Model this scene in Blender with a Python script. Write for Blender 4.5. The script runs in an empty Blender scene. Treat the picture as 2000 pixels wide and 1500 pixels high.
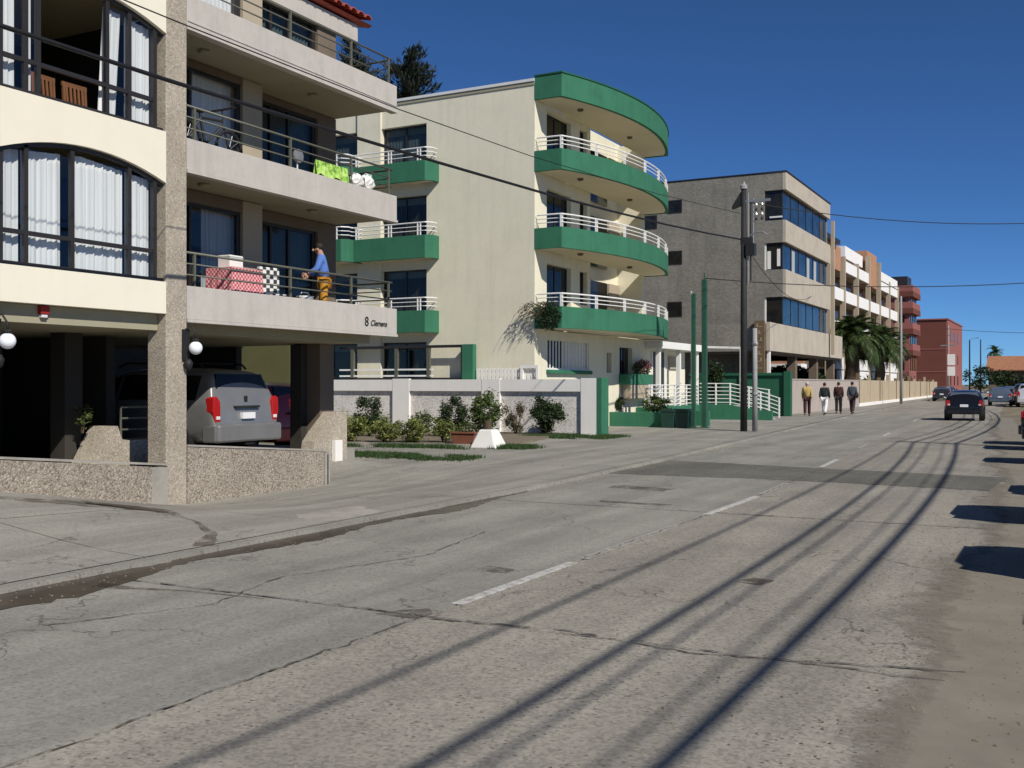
import bpy, bmesh, math, random
from mathutils import Vector, Matrix
random.seed(7)
S = bpy.context.scene
COL = S.collection
R = math.radians

# ------------------------------------------------------------------ camera
cam_d = bpy.data.cameras.new('camera')
cam_d.sensor_width = 36.0
cam_d.lens = 36.9
cam_d.clip_start = 0.1
cam_d.clip_end = 6000
cam = bpy.data.objects.new('camera', cam_d)
COL.objects.link(cam)
cam.location = (0, 0, 1.75)
cam.rotation_euler = (R(90), 0, R(28))
S.camera = cam

# ------------------------------------------------------------------ sky and sun
SUN_EL, SUN_A = 40.0, 28.0
w = bpy.data.worlds.new('World')
S.world = w
w.use_nodes = True
nt = w.node_tree
bg = nt.nodes['Background']
sky = nt.nodes.new('ShaderNodeTexSky')
sky.sky_type = 'NISHITA'
sky.sun_disc = False
sky.sun_elevation = R(SUN_EL)
sky.sun_rotation = R(90 + SUN_A)
sky.altitude = 0
sky.air_density = 0.5
sky.dust_density = 0.0
sky.ozone_density = 10.0
tint = nt.nodes.new('ShaderNodeMix'); tint.data_type = 'RGBA'; tint.blend_type = 'MULTIPLY'
tint.inputs[0].default_value = 1.0; tint.inputs[7].default_value = (0.73, 0.93, 1.0, 1)   # polarised deep blue of the photograph
nt.links.new(sky.outputs[0], tint.inputs[6]); nt.links.new(tint.outputs[2], bg.inputs[0])
bg.inputs[1].default_value = 0.092
sd = bpy.data.lights.new('sun', 'SUN')
sd.energy = 4.6
sd.angle = R(0.53)
sd.color = (1.0, 0.955, 0.875)
sun = bpy.data.objects.new('sun', sd)
COL.objects.link(sun)
a, e = R(SUN_A), R(SUN_EL)
sun.location = (40, -20, 40)
sun.rotation_euler = Vector((-math.cos(a)*math.cos(e), math.sin(a)*math.cos(e), -math.sin(e))).to_track_quat('-Z', 'Y').to_euler()
S.view_settings.view_transform = 'Standard'
S.view_settings.look = 'None'
S.view_settings.exposure = 0.0
S.view_settings.gamma = 1.0
S.view_settings.use_curve_mapping = False

# ------------------------------------------------------------------ materials
def srgb(r, g, b):
    f = lambda c: (c/255/12.92) if c/255 <= 0.04045 else ((c/255+0.055)/1.055)**2.4
    return (f(r), f(g), f(b), 1)

def sh(c, k):
    return (min(1, c[0]*k), min(1, c[1]*k), min(1, c[2]*k), 1)

class N:
    """tiny node helper"""
    def __init__(self, name):
        self.m = bpy.data.materials.new(name)
        self.m.use_nodes = True
        self.t = self.m.node_tree
        self.b = self.t.nodes['Principled BSDF']
        self.co = self.t.nodes.new('ShaderNodeTexCoord').outputs['Object']
    def n(self, typ, **kw):
        nd = self.t.nodes.new(typ)
        for k, v in kw.items():
            if k in nd.inputs.keys(): nd.inputs[k].default_value = v
            else: setattr(nd, k, v)
        return nd
    def l(self, a, b): self.t.links.new(a, b)
    def noise(self, scale, detail=4, rough=.6, co=None, stretch=None):
        nd = self.n('ShaderNodeTexNoise', Scale=scale, Detail=detail, Roughness=rough)
        src = co or self.co
        if stretch:
            mp = self.n('ShaderNodeMapping'); mp.inputs['Scale'].default_value = stretch
            self.l(src, mp.inputs[0]); src = mp.outputs[0]
        self.l(src, nd.inputs['Vector']); return nd.outputs['Fac']
    def ramp(self, fac, stops):
        nd = self.n('ShaderNodeValToRGB')
        el = nd.color_ramp.elements
        while len(el) < len(stops): el.new(0.5)
        for q, (p, c) in zip(el, stops):
            q.position = p; q.color = c if len(c) == 4 else (*c, 1)
        self.l(fac, nd.inputs[0]); return nd.outputs[0]
    def mix(self, fac, c1, c2, mode='MIX'):
        nd = self.n('ShaderNodeMix', data_type='RGBA', blend_type=mode)
        for s, v in ((nd.inputs[0], fac), (nd.inputs[6], c1), (nd.inputs[7], c2)):
            if hasattr(v, 'links') or isinstance(v, bpy.types.NodeSocket): self.l(v, s)
            else: s.default_value = v
        return nd.outputs[2]
    def bump(self, h, strength=.3, dist=.01):
        nd = self.n('ShaderNodeBump', Strength=strength, Distance=dist)
        self.l(h, nd.inputs['Height'])
        self.l(nd.outputs[0], self.b.inputs['Normal'])
    def base(self, c):
        if isinstance(c, bpy.types.NodeSocket): self.l(c, self.b.inputs['Base Color'])
        else: self.b.inputs['Base Color'].default_value = c
    def set(self, **kw):
        for k, v in kw.items(): self.b.inputs[k.replace('_', ' ')].default_value = v

BW = ((0, 0, 0, 1), (1, 1, 1, 1))
def plain(name, c, var=.16, scale=2.5, rough=.75, bump=.15, bscale=60, metal=0, streak=0, spec=.35, dirt=0):
    """painted / plastered / metal surface with blotches, grain, and optional rain streaks"""
    k = N(name)
    f = k.noise(scale, 6, .65)
    col = k.ramp(f, [(.25, sh(c, 1-var)), (.5, c), (.8, sh(c, 1+var*.5))])
    if streak:
        g = k.noise(1.0, 5, .7, stretch=(3.2, 3.2, .3))
        g = k.ramp(g, [(.48, BW[0]), (.75, BW[1])])
        col = k.mix(k.mix(1.0, g, (streak, streak, streak, 1), 'MULTIPLY'), col, sh(c, .55))
    if dirt:
        g = k.noise(7, 6, .75)
        g = k.ramp(g, [(.5, BW[0]), (.72, BW[1])])
        col = k.mix(k.mix(1.0, g, (dirt, dirt, dirt, 1), 'MULTIPLY'), col, sh(c, .5))
    k.base(col)
    k.set(Roughness=rough, Metallic=metal)
    k.b.inputs['Specular IOR Level'].default_value = spec
    if bump: k.bump(k.noise(bscale, 3, .6), bump, .006)
    return k.m

def aggregate(name, c1, c2, c3, scale=38, bump=.7, gap=.62):
    """exposed pebble dash: every pebble its own tone"""
    k = N(name)
    v = k.n('ShaderNodeTexVoronoi', Scale=scale)
    k.l(k.co, v.inputs['Vector'])
    sep = k.n('ShaderNodeSeparateColor'); k.l(v.outputs['Color'], sep.inputs[0])
    col = k.ramp(sep.outputs[0], [(0, c2), (.35, c1), (.72, c1), (1, c3)])
    big = k.ramp(k.noise(1.3, 5, .6), [(.3, (.82, .82, .82, 1)), (.7, (1.08, 1.08, 1.08, 1))])
    col = k.mix(1.0, col, big, 'MULTIPLY')
    edge = k.ramp(v.outputs['Distance'], [(.25, (1, 1, 1, 1)), (.75, (gap, gap*.97, gap*.94, 1))])
    col = k.mix(1.0, col, edge, 'MULTIPLY')
    k.base(col); k.set(Roughness=.9)
    k.b.inputs['Specular IOR Level'].default_value = .2
    inv = k.ramp(v.outputs['Distance'], [(0, BW[1]), (.8, BW[0])])
    k.bump(inv, bump, .012)
    return k.m

def road_mat(name, c, tint, pits=.5, sand=0):
    k = N(name)
    f = k.noise(.55, 8, .7)
    col = k.ramp(f, [(.3, sh(c, .80)), (.5, c), (.7, tint)])
    s = k.noise(1.0, 6, .65, stretch=(1.5, .12, 1))
    s = k.ramp(s, [(.40, (.82, .82, .82, 1)), (.62, (1.06, 1.06, 1.05, 1))])
    col = k.mix(1.0, col, s, 'MULTIPLY')
    # exposed stones and pits
    v = k.n('ShaderNodeTexVoronoi', Scale=46); k.l(k.co, v.inputs['Vector'])
    sep = k.n('ShaderNodeSeparateColor'); k.l(v.outputs['Color'], sep.inputs[0])
    st = k.ramp(sep.outputs[0], [(0, (.66, .65, .63, 1)), (.5, (1, 1, 1, 1)), (1, (1.25, 1.22, 1.17, 1))])
    col = k.mix(pits, col, k.mix(1.0, col, st, 'MULTIPLY'))
    v2 = k.n('ShaderNodeTexVoronoi', Scale=24); k.l(k.co, v2.inputs['Vector'])
    sep2 = k.n('ShaderNodeSeparateColor'); k.l(v2.outputs['Color'], sep2.inputs[0])
    keep = k.ramp(sep2.outputs[1], [(.60, BW[0]), (.64, BW[1])])
    dot = k.ramp(v2.outputs['Distance'], [(.18, BW[1]), (.33, BW[0])])
    patchy = k.ramp(k.noise(1.1, 4, .6), [(.36, BW[0]), (.54, BW[1])])
    m = k.mix(1.0, k.mix(1.0, keep, dot, 'MULTIPLY'), patchy, 'MULTIPLY')
    col = k.mix(k.mix(1.0, m, (pits, pits, pits, 1), 'MULTIPLY'), col, (.055, .048, .04, 1))
    # fine hair cracks
    cr = k.n('ShaderNodeTexVoronoi', Scale=.42, feature='DISTANCE_TO_EDGE')
    wob = k.n('ShaderNodeVectorMath', operation='ADD')
    nz = k.n('ShaderNodeTexNoise', Scale=2.2, Detail=6); k.l(k.co, nz.inputs['Vector'])
    k.l(k.co, wob.inputs[0]); k.l(nz.outputs['Color'], wob.inputs[1]); k.l(wob.outputs[0], cr.inputs['Vector'])
    ck = k.ramp(cr.outputs['Distance'], [(0, BW[1]), (.006, BW[0])])
    ck = k.mix(1.0, ck, k.ramp(k.noise(.35, 3), [(.42, BW[0]), (.52, (.8, .8, .8, 1))]), 'MULTIPLY')
    col = k.mix(ck, col, (.07, .06, .05, 1))
    k.base(col); k.set(Roughness=.85)
    k.b.inputs['Specular IOR Level'].default_value = .25
    k.bump(sep.outputs[0], .35, .006)
    return k.m

def glass_mat(name, tint=(.75, .82, .85, 1), refl=.06):
    m = bpy.data.materials.new(name); m.use_nodes = True
    t = m.node_tree; t.nodes.clear()
    out = t.nodes.new('ShaderNodeOutputMaterial')
    tr = t.nodes.new('ShaderNodeBsdfTransparent'); tr.inputs[0].default_value = tint
    gl = t.nodes.new('ShaderNodeBsdfGlossy'); gl.inputs['Roughness'].default_value = .03
    fr = t.nodes.new('ShaderNodeFresnel'); fr.inputs[0].default_value = 1.5
    ad = t.nodes.new('ShaderNodeMath'); ad.operation = 'ADD'; ad.inputs[1].default_value = refl
    mx = t.nodes.new('ShaderNodeMixShader')
    ge = t.nodes.new('ShaderNodeNewGeometry'); inv = t.nodes.new('ShaderNodeMath'); inv.operation = 'SUBTRACT'; inv.inputs[0].default_value = 1.0
    ml = t.nodes.new('ShaderNodeMath'); ml.operation = 'MULTIPLY'
    t.links.new(ge.outputs['Backfacing'], inv.inputs[1]); t.links.new(fr.outputs[0], ad.inputs[0])
    t.links.new(ad.outputs[0], ml.inputs[0]); t.links.new(inv.outputs[0], ml.inputs[1]); t.links.new(ml.outputs[0], mx.inputs[0])
    t.links.new(tr.outputs[0], mx.inputs[1]); t.links.new(gl.outputs[0], mx.inputs[2])
    t.links.new(mx.outputs[0], out.inputs[0])
    return m

def leaf_mat(name, c, c2, rough=.6):
    k = N(name)
    g = k.n('ShaderNodeNewGeometry')
    col = k.ramp(g.outputs['Random Per Island'], [(0, sh(c, .6)), (.5, c), (1, c2)])
    k.base(col); k.set(Roughness=rough)
    k.b.inputs['Specular IOR Level'].default_value = .3
    tl = k.t.nodes.new('ShaderNodeBsdfTranslucent')
    k.l(col, tl.inputs[0])
    mx = k.t.nodes.new('ShaderNodeMixShader'); mx.inputs[0].default_value = .25
    out = k.t.nodes['Material Output']
    k.l(k.b.outputs[0], mx.inputs[1]); k.l(tl.outputs[0], mx.inputs[2]); k.l(mx.outputs[0], out.inputs[0])
    return k.m

def check_mat(name, c1, c2, scale):
    k = N(name)
    w1 = k.n('ShaderNodeTexChecker', Scale=scale); k.l(k.co, w1.inputs['Vector'])
    w1.inputs['Color1'].default_value = c1; w1.inputs['Color2'].default_value = c2
    k.base(w1.outputs[0]); k.set(Roughness=.85)
    return k.m

def curtain_mat(name, c):
    k = N(name)
    f = k.noise(3.0, 3, .5, stretch=(6, 6, .12))
    k.base(k.ramp(f, [(.3, sh(c, .8)), (.7, c)]))
    k.set(Roughness=.9)
    return k.m

def car_paint(name, c, rough=.28, metal=.35):
    k = N(name)
    f = k.noise(1.8, 6, .7)
    k.base(k.ramp(f, [(.35, sh(c, .85)), (.65, c)]))
    k.set(Roughness=rough, Metallic=metal)
    k.b.inputs['Coat Weight'].default_value = .5
    k.b.inputs['Coat Roughness'].default_value = .08
    return k.m

def stone_clad(name):
    """rough grey stone cladding in small courses"""
    k = N(name)
    v = k.n('ShaderNodeTexVoronoi', Scale=9)
    mp = k.n('ShaderNodeMapping'); mp.inputs['Scale'].default_value = (1, 1, 1.8)
    k.l(k.co, mp.inputs[0]); k.l(mp.outputs[0], v.inputs['Vector'])
    sep = k.n('ShaderNodeSeparateColor'); k.l(v.outputs['Color'], sep.inputs[0])
    col = k.ramp(sep.outputs[0], [(0, (.20, .188, .16, 1)), (.5, (.235, .22, .187, 1)), (1, (.275, .257, .218, 1))])
    col = k.mix(1.0, col, k.ramp(k.noise(.6, 6), [(.3, (.78, .78, .78, 1)), (.7, (1.12, 1.1, 1.08, 1))]), 'MULTIPLY')
    g = k.noise(1.0, 5, .7, stretch=(3, 3, .15))
    col = k.mix(k.ramp(g, [(.5, BW[0]), (.8, (.45, .45, .45, 1))]), col, (.09, .085, .075, 1))
    k.base(col); k.set(Roughness=.95)
    k.bump(sep.outputs[0], .25, .015)
    return k.m

M = {}
M['sand'] = road_mat('sand', (.225, .19, .132, 1), (.265, .225, .158, 1), .7)
M['road_left'] = road_mat('road_concrete_smooth', (.285, .274, .240, 1), (.322, .308, .268, 1), .5)
M['road_right'] = road_mat('road_concrete_pitted', (.298, .276, .235, 1), (.342, .316, .266, 1), .72)
M['asphalt'] = road_mat('asphalt_patch', (.155, .15, .128, 1), (.185, .177, .148, 1), .8)
k = N('drifted_sand'); k.base(k.ramp(k.noise(1.5, 6, .7), [(.3, (.185, .162, .126, 1)), (.7, (.25, .222, .176, 1))])); k.set(Roughness=.95)
at_ = k.n('ShaderNodeAttribute', attribute_name='fade'); sm = k.n('ShaderNodeMath', operation='ADD'); k.l(at_.outputs['Fac'], sm.inputs[0]); k.l(k.noise(3.5, 8, .75), sm.inputs[1])
tr_ = k.t.nodes.new('ShaderNodeBsdfTransparent'); mx_ = k.t.nodes.new('ShaderNodeMixShader'); k.l(k.ramp(sm.outputs[0], [(.55, BW[0]), (1.15, BW[1])]), mx_.inputs[0]); k.l(tr_.outputs[0], mx_.inputs[1]); k.l(k.b.outputs[0], mx_.inputs[2]); k.l(mx_.outputs[0], k.t.nodes['Material Output'].inputs[0]); M['drift'] = k.m
M['joint'] = plain('joint_tar', (.06, .055, .05, 1), rough=.9)
M['pave'] = road_mat('pavement_concrete', (.302, .288, .252, 1), (.347, .328, .284, 1), .4)
M['kerb'] = plain('kerb_concrete', (.34, .315, .275, 1), .3, 2, .9, .3, dirt=.4)
M['soil'] = plain('soil', (.19, .155, .11, 1), .4, 3, .95, .6, 20)
k = N('wet_silt'); k.base(k.ramp(k.noise(2.5, 6, .7), [(.35, (.035, .028, .02, 1)), (.7, (.085, .066, .046, 1))])); k.set(Roughness=.35); M['wet'] = k.m
k = N('damp_stain'); k.base(k.ramp(k.noise(2.5, 6, .7), [(.35, (.10, .082, .06, 1)), (.7, (.19, .16, .125, 1))])); k.set(Roughness=.6); M['damp'] = k.m
def broken_edge(k, lo, hi, sc):
    t_ = k.t.nodes.new('ShaderNodeBsdfTransparent'); m_ = k.t.nodes.new('ShaderNodeMixShader')
    k.l(k.ramp(k.noise(sc, 8, .75), [(lo, BW[0]), (hi, BW[1])]), m_.inputs[0]); k.l(t_.outputs[0], m_.inputs[1]); k.l(k.b.outputs[0], m_.inputs[2]); k.l(m_.outputs[0], k.t.nodes['Material Output'].inputs[0])
broken_edge(k, .38, .66, 4.0)
k = N('crack_fill'); k.base((.10, .088, .072, 1)); k.set(Roughness=.95); broken_edge(k, .40, .56, 5.0); M['crack'] = k.m
k = N('worn_white_line')
f = k.noise(9, 6, .75); k.base(k.ramp(f, [(.40, (.30, .28, .25, 1)), (.58, (.56, .545, .51, 1))])); k.set(Roughness=.8); M['line'] = k.m
k = N('ghost_white_line')
f = k.noise(9, 6, .75); k.base(k.ramp(f, [(.45, (.28, .26, .225, 1)), (.7, (.42, .40, .37, 1))])); k.set(Roughness=.8); M['ghost'] = k.m
M['pebble'] = aggregate('pebble_dash', (.385, .335, .27, 1), (.21, .18, .145, 1), (.50, .455, .39, 1), 36, .8, .72)
M['pebble_fine'] = aggregate('pebble_dash_pillar', (.46, .405, .325, 1), (.33, .285, .23, 1), (.56, .51, .43, 1), 40, .4, .78)
M['pebble_white'] = aggregate('white_pebble_dash', (.78, .75, .70, 1), (.53, .50, .46, 1), (.87, .85, .81, 1), 24, .12, .86)
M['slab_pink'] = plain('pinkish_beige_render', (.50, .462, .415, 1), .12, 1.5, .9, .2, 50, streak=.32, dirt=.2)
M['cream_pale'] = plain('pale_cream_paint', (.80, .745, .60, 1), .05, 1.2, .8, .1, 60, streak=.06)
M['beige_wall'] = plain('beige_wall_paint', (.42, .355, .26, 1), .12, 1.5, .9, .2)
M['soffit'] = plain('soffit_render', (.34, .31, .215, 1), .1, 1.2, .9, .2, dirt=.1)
M['garage'] = plain('garage_shade_black', (.045, .04, .033, 1), .3, 1.5, .95, .2)  # near-black colour carries the deep shade of the garage
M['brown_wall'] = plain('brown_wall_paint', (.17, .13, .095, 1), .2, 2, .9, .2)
M['frame_dark'] = plain('dark_bronze_frame', (.025, .022, .02, 1), .2, 5, .45, 0, spec=.5)
M['glass'] = glass_mat('window_glass', (.97, .98, .985, 1), .03)
M['glass_dark'] = glass_mat('tinted_window_glass', (.62, .66, .66, 1), .0)
k = N('dark_pane'); k.base(k.ramp(k.noise(1.2, 4, .6), [(.35, (.008, .009, .008, 1)), (.7, (.028, .026, .022, 1))])); k.set(Roughness=.09); k.b.inputs['Specular IOR Level'].default_value = .32; M['pane'] = k.m
k = N('blue_reflection_tint'); k.base(k.ramp(k.noise(.8, 5, .7), [(.35, (.006, .010, .018, 1)), (.65, (.03, .06, .10, 1))])); k.set(Roughness=.08, Metallic=.22); M['pane_blue'] = k.m  # blue blotches in the base colour stand in for varied reflections
M['curtain'] = curtain_mat('white_curtain', (.76, .76, .74, 1))
M['curtain_grey'] = curtain_mat('grey_blind', (.40, .43, .44, 1))
M['dark_room'] = plain('unlit_room_black', (.03, .026, .022, 1), .3, 1, .95, 0)  # near-black so rooms behind the glass look unlit
M['rail_olive'] = plain('olive_metal_rail', (.115, .115, .085, 1), .2, 6, .5, 0, spec=.5)
M['rail_white'] = plain('white_painted_rail', (.80, .79, .76, 1), .1, 6, .5, 0, spec=.4)
M['roof_red'] = plain('red_clay_tile', (.36, .075, .05, 1), .35, 4, .75, .3, 30)
M['roof_orange'] = plain('orange_clay_tile', (.36, .16, .085, 1), .3, 1.5, .85, .3, 30)
M['cream'] = plain('cream_wall_paint', (.78, .73, .56, 1), .10, .6, .9, .3, 45, streak=.2, dirt=.14)
M['cream_ceil'] = plain('cream_soffit', (.66, .60, .45, 1), .06, 1, .9, .1)
M['green'] = plain('green_paint', (.036, .165, .092, 1), .2, 1.2, .85, .2, 50, streak=.38, dirt=.15)
M['green_dark'] = plain('dark_green_paint', (.018, .105, .056, 1), .18, 1.6, .7, .15, 40, streak=.15)
M['green_pole'] = plain('green_metal_pole', (.024, .085, .052, 1), .2, 3, .5, .05, spec=.5)
M['white_wall'] = plain('white_wall_paint', (.83, .80, .745, 1), .06, 1.5, .85, .15, streak=.12)
M['white'] = plain('white_paint', (.80, .78, .73, 1), .06, 2, .7, .1, streak=.06)
M['metal_flash'] = plain('white_roof_flashing', (.70, .70, .68, 1), .1, 2, .5, 0)
M['stone'] = stone_clad('grey_stone_cladding')
M['beige_band'] = plain('beige_spandrel_render', (.47, .415, .335, 1), .2, 1.0, .9, .3, 30, streak=.45, dirt=.2)
M['band_pink'] = plain('pinkish_low_wall', (.42, .36, .315, 1), .12, 1.5, .9, .25, 30, streak=.2)
M['wall_tan'] = plain('tan_boundary_wall', (.45, .365, .25, 1), .16, 1, .9, .25, 30, streak=.22)
M['post_brown'] = plain('brown_post', (.20, .135, .075, 1), .2, 3, .8, .1)
M['sign_brown'] = plain('brown_sign_board', (.15, .10, .055, 1), .25, 4, .8, .1)
M['sign_letter'] = plain('sign_letter', (.33, .26, .16, 1), .1, 6, .7, 0)
M['terracotta_wall'] = plain('orange_brick_wall', (.44, .225, .13, 1), .2, 1.2, .9, .2, streak=.15)
M['hotel_white'] = plain('white_balcony_front', (.82, .80, .77, 1), .05, 1, .8, .1)
M['hotel_brown'] = plain('brown_recess', (.13, .10, .075, 1), .3, 1, .9, .1)
M['hotel_tan'] = plain('tan_pilaster', (.40, .33, .245, 1), .1, 1, .9, .1)
M['red_wall'] = plain('brick_red_paint', (.155, .05, .036, 1), .15, .5, .9, .2, streak=.15)
M['pink_wall'] = plain('rose_paint', (.29, .105, .09, 1), .12, .5, .9, .2, streak=.15)
M['creosote'] = plain('dark_creosoted_pole', (.022, .022, .022, 1), .4, 3, .7, .3, 25)
M['pole_conc'] = plain('grey_concrete_pole', (.30, .295, .29, 1), .2, 3, .85, .2, streak=.15)
M['galv'] = plain('galvanised_metal', (.33, .33, .33, 1), .15, 4, .45, 0, metal=.5)
M['ceramic'] = plain('white_ceramic', (.42, .42, .41, 1), .05, 4, .25, 0, spec=.6)
M['cable'] = plain('black_cable', (.012, .012, .014, 1), .2, 4, .6, 0)
M['wood'] = plain('red_brown_wood', (.17, .075, .035, 1), .3, 6, .6, .15)
M['trunk'] = plain('tree_bark', (.085, .06, .04, 1), .4, 5, .95, .7, 20)
M['leaf_dark'] = leaf_mat('dark_leaf', (.026, .048, .017, 1), (.07, .10, .032, 1))
M['leaf_mid'] = leaf_mat('mid_leaf', (.075, .11, .028, 1), (.17, .21, .06, 1))
M['leaf_pale'] = leaf_mat('yellow_green_leaf', (.15, .18, .045, 1), (.36, .39, .13, 1))
M['leaf_conifer'] = leaf_mat('conifer_needles', (.020, .027, .017, 1), (.042, .05, .03, 1))
M['leaf_dry'] = leaf_mat('dry_stem', (.12, .10, .055, 1), (.20, .17, .09, 1))
M['frond'] = leaf_mat('palm_frond', (.05, .085, .026, 1), (.14, .185, .06, 1))
M['flower_red'] = leaf_mat('pink_flower', (.28, .09, .10, 1), (.42, .2, .2, 1))
M['grass'] = leaf_mat('grass_blade', (.04, .085, .022, 1), (.085, .14, .045, 1))
M['terracotta'] = plain('terracotta_pot', (.22, .085, .05, 1), .2, 4, .85, .1)
M['tyre'] = plain('black_rubber', (.015, .015, .015, 1), .2, 8, .8, .1)
M['rim'] = plain('alloy_rim', (.35, .35, .36, 1), .1, 8, .35, 0, metal=.8)
M['plastic_black'] = plain('black_plastic', (.018, .018, .018, 1), .2, 8, .6, 0)
k = N('red_lamp_lens'); k.base((.38, .012, .012, 1)); k.set(Roughness=.12); M['tail'] = k.m
k = N('clear_lamp_lens'); k.base((.7, .68, .66, 1)); k.set(Roughness=.12); M['lens'] = k.m
k = N('sky_reflecting_pane'); k.base((.5, .52, .55, 1)); k.set(Roughness=.15, Metallic=.85); M['pane_sky'] = k.m
M['plate'] = plain('licence_plate', (.75, .75, .74, 1), .04, 8, .4, 0)
M['ink'] = plain('black_letter', (.02, .02, .02, 1), .1, 8, .7, 0)
M['skin'] = plain('skin', (.42, .23, .155, 1), .08, 8, .6, 0)
M['hair_dark'] = plain('dark_hair', (.02, .015, .012, 1), .3, 20, .7, .2)
M['hair_grey'] = plain('grey_hair', (.5, .47, .43, 1), .2, 20, .7, .2)
def cloth(name, c): return plain(name, c, .18, 9, .9, .25, 40)
M['bin'] = plain('dark_green_bin', (.012, .045, .035, 1), .25, 4, .5, .05)
M['globe'] = plain('white_glass_globe', (.86, .88, .90, 1), .02, 4, .2, 0, spec=.6)
M['red_paint'] = plain('red_metal', (.30, .02, .015, 1), .2, 5, .5, 0)

# ------------------------------------------------------------------ mesh builder
class MB:
    def __init__(self):
        self.v = []; self.f = []
    def add(self, vs, fs):
        o = len(self.v)
        self.v += [tuple(p) for p in vs]
        self.f += [tuple(i+o for i in q) for q in fs]
        return self
    def box(self, x0, x1, y0, y1, z0, z1):
        if x0 > x1: x0, x1 = x1, x0
        if y0 > y1: y0, y1 = y1, y0
        vs = [(x0,y0,z0),(x1,y0,z0),(x1,y1,z0),(x0,y1,z0),(x0,y0,z1),(x1,y0,z1),(x1,y1,z1),(x0,y1,z1)]
        return self.add(vs, [(0,3,2,1),(4,5,6,7),(0,1,5,4),(1,2,6,5),(2,3,7,6),(3,0,4,7)])
    def bar(self, p, q, wx, wz=None):
        """square bar between two points"""
        wz = wz or wx
        p, q = Vector(p), Vector(q); d = (q-p).normalized()
        up = Vector((0,0,1)) if abs(d.z) < .9 else Vector((0,1,0))
        s = d.cross(up).normalized()*wx/2; u = s.normalized().cross(d).normalized()*wz/2
        vs = [p-s-u, p+s-u, p+s+u, p-s+u, q-s-u, q+s-u, q+s+u, q-s+u]
        return self.add(vs, [(0,1,2,3),(7,6,5,4),(0,4,5,1),(1,5,6,2),(2,6,7,3),(3,7,4,0)])
    def prism(self, poly, axis, a, b):
        """poly: 2D outline. axis 'x': (y,z), 'y': (x,z), 'z': (x,y)"""
        def P(p, t):
            return (t, p[0], p[1]) if axis == 'x' else (p[0], t, p[1]) if axis == 'y' else (p[0], p[1], t)
        n = len(poly)
        vs = [P(p, a) for p in poly] + [P(p, b) for p in poly]
        fs = [tuple(range(n-1, -1, -1)), tuple(range(n, 2*n))]
        fs += [(i, (i+1) % n, n+(i+1) % n, n+i) for i in range(n)]
        return self.add(vs, fs)
    def tube(self, pts, r, n=6, cap=True):
        pts = [Vector(p) for p in pts]
        rs = r if isinstance(r, (list, tuple)) else [r]*len(pts)
        o = len(self.v)
        for i, p in enumerate(pts):
            d = (pts[min(i+1, len(pts)-1)]-pts[max(i-1, 0)]).normalized()
            up = Vector((0,0,1)) if abs(d.z) < .95 else Vector((1,0,0))
            s = d.cross(up).normalized(); u = s.cross(d)
            for j in range(n):
                t = 2*math.pi*j/n
                self.v.append(tuple(p+(s*math.cos(t)+u*math.sin(t))*rs[i]))
        for i in range(len(pts)-1):
            for j in range(n):
                k2 = (j+1) % n
                self.f.append((o+i*n+j, o+i*n+k2, o+(i+1)*n+k2, o+(i+1)*n+j))
        if cap:
            self.f.append(tuple(o+j for j in range(n-1, -1, -1)))
            e0 = o+(len(pts)-1)*n
            self.f.append(tuple(e0+j for j in range(n)))
        return self
    def lathe(self, prof, c=(0,0,0), n=16):
        o = len(self.v)
        for r, z in prof:
            for j in range(n):
                t = 2*math.pi*j/n
                self.v.append((c[0]+r*math.cos(t), c[1]+r*math.sin(t), c[2]+z))
        for i in range(len(prof)-1):
            for j in range(n):
                k2 = (j+1) % n
                self.f.append((o+i*n+j, o+i*n+k2, o+(i+1)*n+k2, o+(i+1)*n+j))
        self.f.append(tuple(o+j for j in range(n-1, -1, -1)))
        e0 = o+(len(prof)-1)*n
        self.f.append(tuple(e0+j for j in range(n)))
        return self
    def ball(self, c, r, n=12, sx=1, sy=1, sz=1):
        m = n//2
        o = len(self.v)
        for i in range(1, m):
            ph = math.pi*i/m
            for j in range(n):
                t = 2*math.pi*j/n
                self.v.append((c[0]+r*sx*math.sin(ph)*math.cos(t), c[1]+r*sy*math.sin(ph)*math.sin(t), c[2]-r*sz*math.cos(ph)))
        b = len(self.v); self.v += [(c[0], c[1], c[2]-r*sz), (c[0], c[1], c[2]+r*sz)]
        for i in range(m-2):
            for j in range(n):
                k2 = (j+1) % n
                self.f.append((o+i*n+j, o+i*n+k2, o+(i+1)*n+k2, o+(i+1)*n+j))
        for j in range(n):
            k2 = (j+1) % n
            self.f.append((b, o+k2, o+j)); self.f.append((b+1, o+(m-2)*n+j, o+(m-2)*n+k2))
        return self
    def wheel_disc(self, c, r, wd, n=20, axis='x'):
        pts = [(c[0]-wd/2, c[1], c[2]), (c[0]+wd/2, c[1], c[2])] if axis == 'x' else [(c[0], c[1]-wd/2, c[2]), (c[0], c[1]+wd/2, c[2])]
        return self.tube(pts, r, n)
    def mesh(self, name, off=(0,0,0), smooth=False):
        me = bpy.data.meshes.new(name)
        me.from_pydata([(p[0]-off[0], p[1]-off[1], p[2]-off[2]) for p in self.v], [], self.f)
        if smooth:
            me.polygons.foreach_set('use_smooth', [True]*len(me.polygons))
        me.update()
        return me
    def build(self, name, mat, parent=None, smooth=False, bevel=0, label=None):
        off = root_loc(parent)
        me = self.mesh(name, off, smooth)
        me.materials.append(M[mat] if isinstance(mat, str) else mat)
        o = bpy.data.objects.new(name, me)
        COL.objects.link(o)
        if parent: o.parent = parent
        if bevel:
            b = o.modifiers.new('bevel', 'BEVEL'); b.width = bevel; b.segments = 2; b.limit_method = 'ANGLE'; b.angle_limit = R(40)
        if label: o['label'] = label
        return o

def root_loc(o):
    while o and o.parent: o = o.parent
    return tuple(o.location) if o else (0, 0, 0)

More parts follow.
